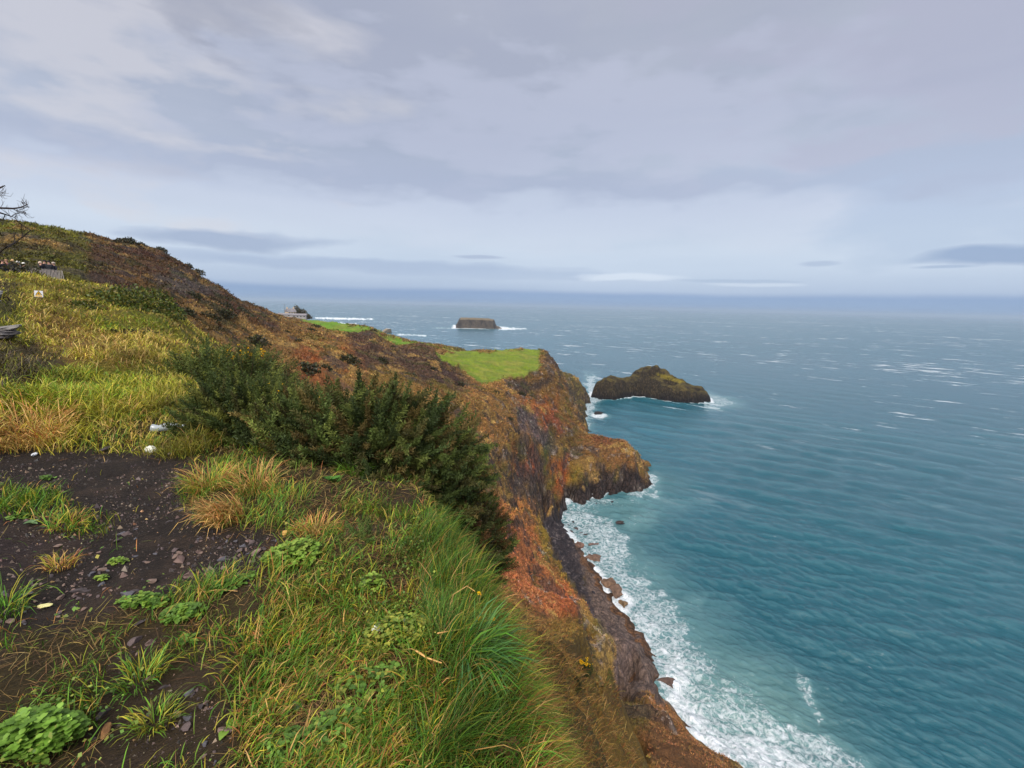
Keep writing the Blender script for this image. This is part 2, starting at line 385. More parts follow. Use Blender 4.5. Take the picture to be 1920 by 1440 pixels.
# ---- coast slopes
lay(soft_poly([(560, 640), (600, 650), (625, 720), (560, 720)]) * (RR > 45), RUST, .7)
lay(soft_poly([(625, 640), (690, 640), (690, 700), (640, 700)]) * (RR > 45), S(126, 80, 42), .8)
for P in ([(655, 620), (700, 615), (730, 650), (740, 680), (690, 690), (665, 660)], [(735, 650), (800, 645), (850, 690), (890, 715), (880, 735), (820, 710), (790, 730), (740, 700)], [(830, 690), (900, 715), (870, 740), (820, 720)]):
    m = soft_poly(P) * (RR > 45); lay(m, S(70, 52, 46), .85); lay(m * sstep(.1, .3, n_mid), S(96, 80, 50), .7)
lay(soft_poly([(700, 690), (760, 690), (800, 730), (730, 760), (690, 730)]) * (RR > 45), S(112, 88, 40), .8)
lay(soft_poly([(880, 715), (960, 715), (1000, 760), (990, 850), (900, 830), (860, 760)]) * (RR > 45), S(134, 98, 54), .6)
lay(soft_poly([(985, 745), (1030, 735), (1055, 790), (1070, 800), (1060, 830), (1010, 800)]) * (RR > 45), S(140, 80, 44), .8)
lay(soft_poly([(1000, 770), (1060, 780), (1080, 830), (1040, 830)]) * (RR > 45) , S(104, 56, 44), .7)
m = soft_poly([(960, 720), (1050, 705), (1048, 720), (985, 740)]) * (RR > 45); lay(m, S(72, 56, 44)); rockp(m, .8)
m = soft_poly([(975, 770), (1000, 775), (1035, 830), (1040, 850), (1000, 830)]) * (RR > 45); lay(m, S(86, 78, 84), .9); rockp(m, .9)
lay(soft_poly([(1035, 805), (1080, 800), (1090, 850), (1060, 870), (1040, 850)]) * (RR > 45), S(84, 72, 36), .8)
lay(soft_poly([(965, 830), (1000, 835), (1010, 900), (975, 890)]) * (RR > 45), S(140, 70, 46), .8)
lay(soft_poly([(972, 828), (985, 828), (988, 858), (974, 858)]) * (RR > 45), S(62, 64, 40), .9)
lay(soft_poly([(1018, 840), (1036, 855), (1038, 890), (1022, 885)]) * (RR > 45), S(66, 78, 32), .9)
lay(soft_poly([(1035, 860), (1060, 850), (1075, 900), (1060, 930), (1040, 915)]) * (RR > 45), S(146, 76, 40), .9)
lay(soft_poly([(1070, 870), (1090, 880), (1080, 930), (1062, 935)]) * (RR > 45), S(132, 118, 40), .7)
lay(soft_poly([(1085, 825), (1185, 815), (1200, 870), (1150, 890), (1100, 850)]) * (RR > 45), S(116, 82, 48), .9)
lay(soft_poly([(1110, 815), (1140, 815), (1140, 835), (1115, 840)]) * (RR > 45), S(100, 56, 40), .8)
m = soft_poly([(975, 880), (1010, 890), (1030, 930), (1040, 950), (1005, 960), (985, 930)]) * (RR > 45); lay(m, S(70, 60, 58), .8); rockp(m, .9)
m = soft_poly([(1030, 950), (1065, 918), (1095, 893), (1130, 885), (1150, 893), (1195, 882), (1225, 895), (1220, 935), (1040, 960)]) * (RR > 100); lay(m, S(46, 38, 40), .95); rockp(m, 1)
# headland further back
m = soft_poly([(1044, 690), (1110, 690), (1110, 800), (1085, 790), (1060, 730)]) * (RR > 210); lay(m, S(104, 92, 50)); rockp(m * (PY > 712), .8); lay(m * (st > 1.1), S(84, 70, 54), .8)
# rust slope and the near flank
lay(soft_poly([(880, 960), (960, 940), (1000, 960), (1035, 1060), (1060, 1090), (1090, 1160), (1060, 1180), (1000, 1140), (900, 1060)]) * (RR > 30), S(156, 96, 60), .85)
lay(soft_poly([(940, 930), (1000, 940), (1010, 990), (960, 980)]) * (RR > 30), S(172, 118, 66), .8)
lay(soft_poly([(1000, 960), (1025, 990), (1050, 1050), (1075, 1085), (1110, 1140), (1085, 1140), (1035, 1060), (1010, 1010)]) * (RR > 30), S(122, 104, 40), .85)
lay(soft_poly([(1030, 1100), (1060, 1090), (1110, 1150), (1095, 1175), (1050, 1150)]) * (RR > 30), S(150, 84, 50), .8)
lay(soft_poly([(1030, 1160), (1100, 1150), (1160, 1230), (1160, 1300), (1090, 1320), (1000, 1300)]) * (RR > 12), S(112, 88, 40), .9)
lay(soft_poly([(1110, 1150), (1160, 1200), (1160, 1290), (1120, 1290), (1125, 1220)]) * (RR > 12), S(98, 92, 36), .8)
lay(soft_poly([(1000, 1290), (1120, 1310), (1200, 1360), (1250, 1460), (1000, 1480)]) * (RR > 5), S(128, 100, 42), .9)
lay(soft_poly([(1175, 1300), (1240, 1300), (1370, 1450), (1240, 1460), (1200, 1380), (1225, 1330)]) * (RR > 25), S(128, 88, 54), .9)
lay(soft_poly([(1175, 1315), (1212, 1305), (1220, 1350), (1190, 1370), (1170, 1360)]) * (RR > 30), S(88, 74, 38), .9)
m = soft_poly([(1085, 1293), (1160, 1286), (1175, 1352), (1150, 1356), (1105, 1338)], 6) * (RR > 30); lay(m, S(66, 54, 52), .95); rockp(m, .8); lay(soft_poly([(1128, 1318), (1146, 1312), (1150, 1348), (1136, 1342)], 4) * (RR > 30), S(160, 136, 126), .8)
# fields
gf = soft_poly([(822, 662), (840, 658), (985, 652), (1012, 651), (1020, 660), (1012, 674), (1012, 686), (1005, 694), (950, 704), (925, 713), (905, 712), (875, 702), (845, 678)], 3) * (RR > 150); lay(gf, GREEN)
gf2 = np.maximum(soft_poly([(570, 597), (600, 603), (650, 606), (695, 614), (702, 622), (660, 632), (560, 606)], 3), soft_poly([(705, 620), (795, 643), (800, 650), (720, 645)], 3)) * (RR > 212); lay(gf2, S(92, 128, 26))
lay(soft_poly([(800, 640), (900, 650), (905, 664), (820, 666)], 3) * (RR > 260), S(96, 92, 34)); lay(soft_poly([(850, 648), (895, 650), (900, 662), (850, 660)], 3) * (RR > 260), S(92, 70, 42), .7)
m = soft_poly([(1010, 650), (1050, 660), (1052, 712), (1025, 690), (1012, 678), (1022, 660)]) * (RR > 200); lay(m, S(92, 72, 52)); rockp(m, .8)
GREENM = np.maximum(gf, gf2) * 1.0
# steep land shows rock
lay(np.maximum(gf, gf2) * sstep(-.15, .35, fbm(X3 / 9, Y3 / 9, oct=5, gain=.6)), S(124, 122, 50), .75); lay(np.maximum(gf, gf2) * sstep(.1, .4, fbm(X3 / 5 + 9, Y3 / 5, oct=4)), S(78, 100, 26), .5)
far_ = (RR > 45) * (1 - GREENM)
oc = fbm(X3 / 5.5 + 3, Y3 / 5.5, Z3 / 3.5, oct=5, gain=.6); ocm = sstep(.19, .25, oc) * far_; lay(ocm, S(76, 64, 60), .6); rockp(ocm, .7)
lay(sstep(.27, .31, fbm(X3 / 6 + 60, Y3 / 6, Z3 / 5, oct=5, gain=.6)) * far_, S(70, 70, 34), .6)
lay(sstep(.24, .30, fbm(X3 / 7 + 25, Y3 / 7 + 8, Z3 / 6, oct=5, gain=.6)) * far_, S(152, 122, 70), .7)
lay(sstep(.34, .38, fbm(X3 / 1.4 + 25, Y3 / 1.4 + 8, Z3 / 1.4, oct=2)) * far_ * (PX > 930) * sstep(0, .15, oc), S(150, 138, 130), .5)
rs = sstep(1.5, 2.6, st) * (RR > 60) * (1 - GREENM) * sstep(-.25, .15, n_mid); lay(rs, S(74, 64, 62), .75); rockp(rs, .9)
# shore
shore = (Z3 < 2.2 + .8 * n_mid) * (RR > 60) * (PX > 980)
m = soft_poly([(1000, 945), (1040, 945), (1095, 1040), (1100, 1070), (1115, 1170), (1060, 1090), (1015, 1000)]) * (RR > 60) * (Z3 < 5); lay(m, S(52, 46, 50)); BEACHM = m.copy()
lay(m * sstep(.25, .5, fbm(X3 / .5, Y3 / .5, oct=2)), S(104, 94, 94), .8)
m = soft_poly([(1080, 1040), (1120, 1050), (1260, 1270), (1260, 1305), (1180, 1320), (1150, 1290), (1155, 1220), (1105, 1130)]) * (RR > 50) * (Z3 < 8); lay(m, S(114, 96, 88)); rockp(m, .7); SHELFM = m * (BEACHM < .5)
lay(m * sstep(.05, .35, n_mid), S(92, 78, 74), .8); lay(m * (soft_poly([(1145, 1215), (1180, 1200), (1195, 1260), (1160, 1290)])), S(128, 108, 102), .7); lay(m * (Z3 < .9), S(116, 78, 44), .8)
lay((RR > 60) * (Z3 < .6 + .5 * n_mid) * (PX > 980) * (BEACHM < .5), S(58, 48, 44), .6)
# ---- near meadow and ledge
meadow = (RR <= 48) & (PX < 620)
mw = ((RR < 48) * soft_poly([(-2000, 480), (0, 495), (120, 515), (310, 555), (400, 640), (420, 760), (380, 830), (0, 840), (-2000, 1000)])) * 1.0
lay(mw, S(122, 112, 36)); lay(mw * sstep(0, .3, fbm(X3 / 1.6, Y3 / 1.6, oct=4)), S(150, 118, 58), .8); lay(mw * sstep(.05, .35, fbm(X3 / 1.9 + 20, Y3 / 1.9, oct=4)), S(96, 110, 26), .8)
lay(mw * soft_poly([(-50, 640), (60, 640), (130, 690), (60, 735), (-50, 735)]), S(62, 52, 44), .8)
lay(mw * soft_poly([(40, 570), (140, 590), (200, 650), (130, 690), (70, 640)]), S(140, 104, 62), .7)
lay(mw * soft_poly([(-50, 520), (35, 525), (40, 590), (-50, 610)]), S(66, 60, 40), .8)
nearl = ((RR < 9) * (PY > 780)) * 1.0
lay(nearl, S(74, 62, 36))
lay(nearl * soft_poly([(-900, 835), (250, 845), (360, 860), (350, 930), (380, 985), (540, 1000), (480, 1080), (320, 1120), (120, 1180), (-900, 1230)]), S(60, 51, 47))
lay(nearl * soft_poly([(-900, 1000), (150, 1005), (160, 1060), (-900, 1110)]), S(74, 60, 60), .8)
lay(nearl * soft_poly([(200, 1240), (300, 1180), (320, 1270), (430, 1330), (430, 1440), (150, 1440)]), S(74, 60, 44), .9)
lay(nearl * sstep(.1, .4, fbm(X3 / .22, Y3 / .22, oct=4)), S(86, 70, 60), .5)
slope_near = ((RR < 40) * (PX > 780) * (Z3 < 58.2)) * 1.0 * (RR < 14); lay(slope_near, S(96, 80, 36), .9)
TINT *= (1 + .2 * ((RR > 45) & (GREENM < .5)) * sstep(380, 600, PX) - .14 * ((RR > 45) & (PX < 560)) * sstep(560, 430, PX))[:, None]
TINT *= (1 + .22 * n_fine + .15 * n_mid)[:, None]
TINT = np.clip(TINT, .004, 1)

# ---- split the land into its named pieces
I, J = np.meshgrid(np.arange(na - 1), np.arange(nl - 1))
A = (J * na + I).ravel()
Q = np.stack([A, A + 1, A + na + 1, A + na], 1)
zq = TZ.ravel()[Q]
Q = Q[(zq.max(axis=1) > -4.5)]
qr = RR[Q].mean(1); qx = PX[Q].mean(1); qg = GREENM[Q].mean(1) > .5; qb = BEACHM[Q].mean(1) > .5; qs = SHELFM[Q].mean(1) > .5
qhill = (qr > 45) & (X3[Q].mean(1) < -.36 * Y3[Q].mean(1)) & (qr < 330)
cls = np.full(len(Q), 3)
cls[qhill] = 2; cls[qg] = 4; cls[qb & ~qg] = 5; cls[qs & ~qg] = 6; cls[(qr <= 45) & ~qb & ~qs & ((Z3[Q].mean(1) > 56.5))] = 1
mud_m = (nearl > 0) & in_poly([(-900, 835), (250, 845), (360, 860), (350, 930), (380, 985), (540, 1000), (480, 1080), (320, 1120), (120, 1180), (-900, 1230)])
cls[(mud_m[Q].mean(1) > .5) & (qr < 9)] = 7

def land_material():
    m, nt, b = new_mat("weathered land")
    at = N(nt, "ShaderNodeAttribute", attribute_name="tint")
    geo = N(nt, "ShaderNodeNewGeometry")
    ra = N(nt, "ShaderNodeAttribute", attribute_name="rock")
    gs = N(nt, "ShaderNodeAttribute", attribute_name="grain")     # metres per grain: fine underfoot, coarse on the cliffs
    vec = N(nt, "ShaderNodeVectorMath", operation="DIVIDE")
    nt.links.new(geo.outputs["Position"], vec.inputs[0]); nt.links.new(gs.outputs["Fac"], vec.inputs[1])
    n1 = N(nt, "ShaderNodeTexNoise"); n1.inputs["Scale"].default_value = 1.0; n1.inputs["Detail"].default_value = 8; n1.inputs["Roughness"].default_value = .65
    nt.links.new(vec.outputs[0], n1.inputs["Vector"])
    n2 = N(nt, "ShaderNodeTexNoise"); n2.inputs["Scale"].default_value = 4.3; n2.inputs["Detail"].default_value = 6; n2.inputs["Roughness"].default_value = .7
    nt.links.new(vec.outputs[0], n2.inputs["Vector"])
    r1 = ramp(nt, [(.33, (.34, .34, .37)), (.5, (1, 1, 1)), (.68, (1.7, 1.62, 1.42))]); nt.links.new(n2.outputs["Fac"], r1.inputs[0])
    r2 = ramp(nt, [(.35, (.7, .7, .72)), (.65, (1.25, 1.25, 1.2))]); nt.links.new(n1.outputs["Fac"], r2.inputs[0])
    c = mixc(nt, 1, at.outputs["Color"], r1.outputs[0], "MULTIPLY"); c = mixc(nt, 1, c, r2.outputs[0], "MULTIPLY")
    # rock: jointed columns, stretched upright
    mp = N(nt, "ShaderNodeMapping"); mp.inputs["Scale"].default_value = (1.0, 1.0, .22)
    nt.links.new(geo.outputs["Position"], mp.inputs["Vector"])
    vo_ = N(nt, "ShaderNodeTexVoronoi", feature="DISTANCE_TO_EDGE"); vo_.inputs["Scale"].default_value = .75
    nt.links.new(mp.outputs[0], vo_.inputs["Vector"])
    rv = ramp(nt, [(0, (.35, .34, .36)), (.14, (1, 1, 1)), (.5, (1.25, 1.2, 1.2))]); nt.links.new(vo_.outputs["Distance"], rv.inputs[0])
    cr = mixc(nt, 1, c, rv.outputs[0], "MULTIPLY")
    c2 = mixc(nt, ra.outputs["Fac"], c, cr)
    sm = N(nt, "ShaderNodeAttribute", attribute_name="smooth"); c2 = mixc(nt, sm.outputs["Fac"], c2, mixc(nt, .3, at.outputs["Color"], c2))
    nt.links.new(c2, b.inputs["Base Color"]); b.inputs["Roughness"].default_value = .88; b.inputs["Specular IOR Level"].default_value = .25
    hgt = math_(nt, "ADD", math_(nt, "MULTIPLY", n1.outputs["Fac"], 1.0), math_(nt, "MULTIPLY", n2.outputs["Fac"], .6))
    vh = math_(nt, "MULTIPLY", math_(nt, "MINIMUM", vo_.outputs["Distance"], .25), math_(nt, "MULTIPLY", ra.outputs["Fac"], 2.0))
    hgt = math_(nt, "ADD", hgt, vh)
    bp = N(nt, "ShaderNodeBump"); nt.links.new(math_(nt, "SUBTRACT", .9, math_(nt, "MULTIPLY", sm.outputs["Fac"], .6)), bp.inputs["Strength"])
    nt.links.new(hgt, bp.inputs["Height"]); nt.links.new(math_(nt, "MULTIPLY", gs.outputs["Fac"], 1.5), bp.inputs["Distance"])
    nt.links.new(bp.outputs[0], b.inputs["Normal"])
    return m
LAND = land_material()
GRAIN = np.where(RR < 12, .05 + .012 * RR, .2 + .0065 * RR) * np.where(GREENM > 0, .8, 1)
def piece(name, k, label, cat):
    f = Q[cls == k]
    if len(f) == 0: return None
    u, inv = np.unique(f, return_inverse=True)
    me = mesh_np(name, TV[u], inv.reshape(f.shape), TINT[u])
    for nm, arr in (("rock", ROCKM), ("grain", GRAIN), ("smooth", GREENM)):
        a_ = me.attributes.new(nm, "FLOAT", "POINT"); a_.data.foreach_set("value", arr[u].astype(np.float32))
    return tag(link(name, me, LAND), label, None, None, "structure")
piece("ground", 1, "grassy cliff-top ground of the near meadow", "ground")
piece("hill", 2, "brown and green hillside rising at the left", "hill")
piece("cliff", 3, "rust and tan coastal slopes and cliffs falling to the sea", "cliff")
piece("field", 4, "bright green pasture fields on the cliff tops", "field")
piece("beach", 5, "narrow black shingle beach at the foot of the slope", "beach")
piece("rock_shelf", 6, "brown flat rock shelf along the water", "shore")
piece("path", 7, "dark muddy path with loose purple stones", "path")

#%%SEA
# ------------------------------------------------------------------ sea
shoreW = np.array([at_z(x, y, 0)[:2] for x, y in [(1212, 903), (1195, 912), (1165, 918), (1130, 921), (1100, 927), (1070, 937), (1045, 945)] + WATER[:12] + [(1262, 1350), (1300, 1385), (1360, 1440), (1440, 1520)]])
saz = np.concatenate([np.radians(np.arange(-60, -38, 1)), np.radians(np.arange(-38, 50, .11)), np.radians(np.arange(50, 85, 1))])
tt = np.concatenate([np.arange(2.6, .02, -.0022), np.arange(.02, .0006, -.0011), [.0006]])
srr = CAMZ / tt
SA, SR = np.meshgrid(saz, srr)
SX = SR * np.sin(SA); SY = SR * np.cos(SA)
spacing = np.gradient(srr)[:, None] * np.ones_like(SX)
SZ = np.zeros_like(SX)
wr = np.random.default_rng(5)
wind = math.radians(234)                       # the swell comes in from beyond the islands on the right
CR = np.zeros_like(SX); gust = [.45 + 1.1 * sstep(-.35, .35, fbm(SX / 70 + 9 * q_, SY / 45, oct=3)) for q_ in (0, 1)]
for k in range(130):
    lam = .9 * (24 / .9) ** wr.random() ** 1.15
    th = wind + wr.normal(0, .42)
    amp = .0086 * lam ** .5 * (.6 + .8 * wr.random())
    ph = wr.random() * 6.283
    kx, ky = math.cos(th) * 6.283 / lam, math.sin(th) * 6.283 / lam
    fade = sstep(2.0, 4.0, lam / spacing)
    wv_ = amp * fade * np.sin(kx * SX + ky * SY + ph + .9 * vnoise(SX / (lam * 4), SY / (lam * 4)))
    wv_ = wv_ * gust[k % 2]
    SZ += wv_; CR += wv_ / amp * (1 - sstep(9, 22, lam / spacing))
islands_xy = []
dsh = seg_dist(SX, SY, shoreW)
sx, sy = SX.ravel(), SY.ravel()
P2x, P2y = project(np.stack([sx, sy, np.zeros_like(sx)], 1))
wob = fbm(sx / 9, sy / 9, oct=4)
wob2 = fbm(sx / 2.6 + 5, sy / 2.6, oct=3); foam = np.zeros(len(sx))
def foam_poly(P, v, soft=26):
    global foam
    P = np.array(P, float); lo = P.min(0) - 3 * soft; hi = P.max(0) + 3 * soft
    m = np.where((P2x > lo[0]) & (P2x < hi[0]) & (P2y > lo[1]) & (P2y < hi[1]))[0]
    x, y = P2x[m], P2y[m]; d = seg_dist(x, y, np.vstack([P, P[:1]])); d = np.where(in_poly([tuple(p) for p in P], x, y), d, -d)
    foam[m] = np.maximum(foam[m], v * sstep(-1.3 * soft, 1.1 * soft, d + 1.1 * soft * wob[m] + .9 * soft * wob2[m]))
d_ = dsh.ravel()
foam = np.maximum(foam, .85 * (1 - sstep(0, 6, d_ + 4 * wob)) * (P2x > 1000))
foam = np.maximum(foam, .62 * (1 - sstep(4, 26, d_ + 9 * wob)) * (P2y > 935))
foam_poly([(1020, 950), (1090, 930), (1130, 960), (1180, 1010), (1190, 1060), (1240, 1100), (1290, 1190), (1340, 1250), (1330, 1290), (1420, 1310), (1640, 1440), (1300, 1480), (1250, 1300), (1180, 1180), (1100, 1050)], .66)
foam_poly([(1230, 1270), (1280, 1260), (1330, 1330), (1440, 1380), (1530, 1450), (1330, 1450), (1260, 1350)], .8)
foam_poly([(1170, 1120), (1215, 1150), (1260, 1210), (1290, 1260), (1250, 1270), (1190, 1180)], .76)
foam_poly([(1160, 900), (1210, 880), (1240, 895), (1235, 930), (1180, 930)], .68, 12)
foam_poly([(1210, 950), (1240, 960), (1235, 985), (1180, 1000), (1160, 975)], .48, 12)
foam_poly([(1270, 1125), (1330, 1110), (1320, 1160), (1280, 1150)], .46, 10)
foam_poly([(1490, 1250), (1510, 1270), (1550, 1350), (1535, 1365), (1490, 1290)], .6, 5)
foam_poly([(1098, 700), (1120, 700), (1125, 750), (1100, 800), (1090, 790)], .68, 8)
foam_poly([(1085, 790), (1105, 770), (1115, 800), (1100, 810)], .62, 7)
silt = np.exp(-((P2x - 1370 - .7 * (P2y - 1290)) / 150) ** 2 - ((P2y - 1330) / 90) ** 2) * .7 + .35 * np.exp(-((P2x - 1190) / 55) ** 2 - ((P2y - 975) / 30) ** 2) + .3 * (1 - sstep(3, 26, d_)) * (P2x > 1000)
turq = .9 * np.exp(-((P2x - 1190) / 150) ** 2 - ((P2y - 800) / 75) ** 2) + .55 * np.exp(-((P2x - 800) / 320) ** 2 - ((P2y - 640) / 28) ** 2) + .3 * np.exp(-((P2x - 1250) / 120) ** 2 - ((P2y - 930) / 60) ** 2)
SEA_FOAM = foam
def add_sea_foam(mask): 
    global foam
    foam = np.maximum(foam, mask)
#%%ISLANDS
# ------------------------------------------------------------------ islands and rocks in the sea
def ring_island(name, base, top, label, rough, paint, nseg=220, nring=60, seed=1, **kw):
    pass
def island_field(name, x0, x1, y0, y1, step, fn, colour, label, cat, grain, rockf=.7):
    xs = np.arange(x0, x1, step); ys = np.arange(y0, y1, step)
    X, Y = np.meshgrid(xs, ys); Z = fn(X, Y)
    V = np.stack([X.ravel(), Y.ravel(), Z.ravel()], 1)
    i, j = np.meshgrid(np.arange(len(xs) - 1), np.arange(len(ys) - 1)); a = (j * len(xs) + i).ravel()
    q = np.stack([a, a + 1, a + len(xs) + 1, a + len(xs)], 1)
    q = q[Z.ravel()[q].max(1) > -1.5]
    gx, gy = np.gradient(Z, step)[::-1]; stp = np.hypot(gx, gy).ravel()
    col, rock = colour(V, stp)
    u, inv = np.unique(q, return_inverse=True)
    c = V[u].mean(0); c[2] = 0
    me = mesh_np(name, V[u] - c, inv.reshape(q.shape), col[u])
    for nm, arr in (("rock", rock), ("grain", np.full(len(V), grain))):
        a_ = me.attributes.new(nm, "FLOAT", "POINT"); a_.data.foreach_set("value", arr[u].astype(np.float32))
    o = link(name, me, LAND, loc=c); tag(o, label, cat)
    return o
def poly_sd(x, y, P):
    P = np.array(P); d = seg_dist(x, y, np.vstack([P, P[:1]]))
    ins = in_poly([tuple(p) for p in P], x.ravel(), y.ravel()).reshape(x.shape)
    return np.where(ins, d, -d)
# near island: outline at the waterline, then its humps
near_out = [at_z(px, py, 0)[:2] for px, py in ((1108, 745), (1125, 749), (1150, 750), (1165, 747), (1185, 743), (1205, 744), (1240, 750), (1275, 755), (1300, 756), (1332, 753))]
far_side = [np.array(p) * k for p, k in ((near_out[-1], 1.03), (near_out[-2], 1.1), (near_out[-3], 1.15), (near_out[-4], 1.19), (near_out[-5], 1.2), (near_out[-6], 1.18), (near_out[-7], 1.13), (near_out[2], 1.13), (near_out[1], 1.1), (near_out[0], 1.04))]
isl_out = near_out + far_side
hump = [(1118, 722, 312, 9), (1128, 709, 318, 16), (1140, 703, 324, 14), (1152, 705, 324, 9), (1168, 708, 320, 9), (1180, 709, 322, 9), (1178, 722, 312, 9), (1192, 705, 324, 9), (1204, 694, 332, 9), (1216, 687, 340, 9), (1230, 686, 344, 9), (1242, 693, 344, 9), (1222, 703, 326, 9), (1252, 702, 338, 9), (1240, 706, 324, 9), (1268, 711, 334, 9), (1285, 717, 330, 9), (1300, 724, 324, 9), (1312, 734, 318, 9), (1322, 747, 308, 6), (1200, 716, 314, 14), (1150, 722, 312, 9), (1260, 722, 318, 9), (1290, 732, 316, 9)]
hump += [(px, py + 1, r + 14, w) for px, py, r, w in hump if r >= 316] + [(px, py + 2, r + 30, w) for px, py, r, w in hump if r >= 320]
humpP = [at_r(px, py, r) for px, py, r, w in hump]
def isl_fn(X, Y):
    wx = 2.2 * fbm(X / 7, Y / 7, oct=4); wy = 2.2 * fbm(X / 7 + 40, Y / 7, oct=4)
    sd = poly_sd(X + wx, Y + wy, isl_out)
    num = 0; den = 0
    for P in humpP:
        w = 1 / (((X - P[0]) ** 2 + (Y - P[1]) ** 2) + 5) ** 2.6; num = num + w * P[2]; den = den + w
    top = num / den
    edge = np.clip(sd, 0, None)
    wall = edge * 3.4
    z = top * (1 - np.exp(-wall / np.maximum(top * .75, .5))) + 2.2 * fbm(X / 6, Y / 6, oct=5, gain=.6) * sstep(0, 4, sd) - 1.1 * np.abs(fbm(X / 9 + 3, Y / 9, oct=3))
    return np.where(sd < 0, np.maximum(-3, sd * 1.2), z)
def isl_col(V, stp):
    n = fbm(V[:, 0] / 6, V[:, 1] / 6, V[:, 2] / 4, oct=4); n2 = fbm(V[:, 0] / 2, V[:, 1] / 2, V[:, 2] / 2, oct=3)
    c = np.empty((len(V), 3)); c[:] = S(94, 82, 44)
    w = sstep(-.1, .3, n)[:, None]; c = c * (1 - w) + S(74, 66, 38) * w
    rock = sstep(.65, 1.3, stp + .6 * n)
    c = c * (1 - .8 * rock[:, None]) + S(62, 52, 44) * .8 * rock[:, None]
    lo = (1 - sstep(1.5, 4.5 + 0 * n, V[:, 2] - 2 * n))[:, None]; c = c * (1 - lo) + S(42, 36, 36) * lo
    px, py = project(V); gm = in_poly([(1225, 699), (1250, 703), (1285, 716), (1275, 719), (1240, 708)], px, py)[:, None] * .9
    c = c * (1 - gm) + S(134, 120, 44) * gm
    return np.clip(c * (1 + .3 * n2)[:, None], .004, 1), np.maximum(rock, lo[:, 0])
bb = np.array(isl_out)
island_field("rocky_island", bb[:, 0].min() - 6, bb[:, 0].max() + 6, bb[:, 1].min() - 6, bb[:, 1].max() + 6, .45, isl_fn, isl_col, "olive and dark brown humped island close to the headland", "island", 1.6)
# flat-topped island far out
c0 = at_z(855, 615.5, 0); c1 = at_z(925, 616.5, 0); c2 = at_z(941, 616.5, 0)
fi_out = [c0[:2], c1[:2], c2[:2], c2[:2] * 1.03, c1[:2] * 1.14, c0[:2] * 1.16]
ztop = at_r(890, 599, float(np.hypot(*c0[:2])) * 1.02)[2]
def fi_fn(X, Y):
    sd = poly_sd(X + 3 * fbm(X / 14, Y / 14, oct=4), Y + 3 * fbm(X / 14 + 9, Y / 14, oct=4), fi_out)
    tip = sstep(c1[0] - 3, c1[0] + 6, X)
    t = (ztop - 1.5 * sstep(c0[0] + 50, c1[0], X)) * (1 - tip) + 5 * tip
    z = t * sstep(0, 13, sd) + 1.2 * fbm(X / 9, Y / 9, oct=4) * sstep(0, 8, sd)
    return np.where(sd < 0, np.maximum(-3, sd), z)
def fi_col(V, stp):
    n = fbm(V[:, 0] / 9, V[:, 1] / 9, V[:, 2] / 30, oct=4)
    c = np.empty((len(V), 3)); c[:] = S(112, 100, 88)
    w = sstep(0, .3, n)[:, None]; c = c * (1 - w) + S(84, 76, 70) * w
    g = (1 - sstep(.3, .9, stp))[:, None] * (V[:, 2] > ztop * .7)[:, None]; c = c * (1 - g) + S(134, 118, 92) * g
    return c, sstep(.5, 1.2, stp) * .8
bb = np.array(fi_out)
island_field("flat_island", bb[:, 0].min() - 12, bb[:, 0].max() + 12, bb[:, 1].min() - 12, bb[:, 1].max() + 12, 1.3, fi_fn, fi_col, "grey flat-topped island with sheer sides far out at sea", "island", 4.0)

def iso(sub):
    import bmesh
    bm = bmesh.new(); bmesh.ops.create_icosphere(bm, subdivisions=sub, radius=1)
    V = np.array([v.co[:] for v in bm.verts]); Fc = np.array([[v.index for v in f.verts] for f in bm.faces]); bm.free()
    return V, Fc
ISO = {k: iso(k) for k in (1, 2, 3, 4)}
def rock_mesh(name, size, seed, sub=3, col=(90, 78, 72), jag=.28, flat=1.0, angular=0):
    V, Fc = ISO[sub]; V = V.copy(); s = seed * 13.7
    n = fbm(V[:, 0] * 1.3 + s, V[:, 1] * 1.3 - s, V[:, 2] * 1.3, oct=4, gain=.55)
    if angular:
        r_ = np.random.default_rng(seed + 100)
        for _ in range(angular):
            d = r_.normal(size=3); d /= np.linalg.norm(d); h = (.45 if angular < 8 else .3) + .35 * r_.random()
            t = V @ d; over = np.clip(t - h, 0, None); V -= over[:, None] * d
    V = V * (1 + jag * n)[:, None]
    V = V * np.array(size) * np.array([1, 1, flat])
    n2 = fbm(V[:, 0] * 5 / size[0] + s, V[:, 1] * 5 / size[0], V[:, 2] * 5 / size[0], oct=3)
    c = S(*col)[None] * (1 + .45 * n2)[:, None] * (1 + .25 * n)[:, None]
    return mesh_np(name, V, Fc, np.clip(c, .004, 1), smooth=angular == 0)
ROCKMAT = simple_mat("sea worn rock", (1, 1, 1), rough=.75, var=.45, scale=1.6, bump=.8, attr=True)
STONEMAT = simple_mat("loose stone", (1, 1, 1), rough=.7, var=.3, scale=30, bump=.4, attr=True)

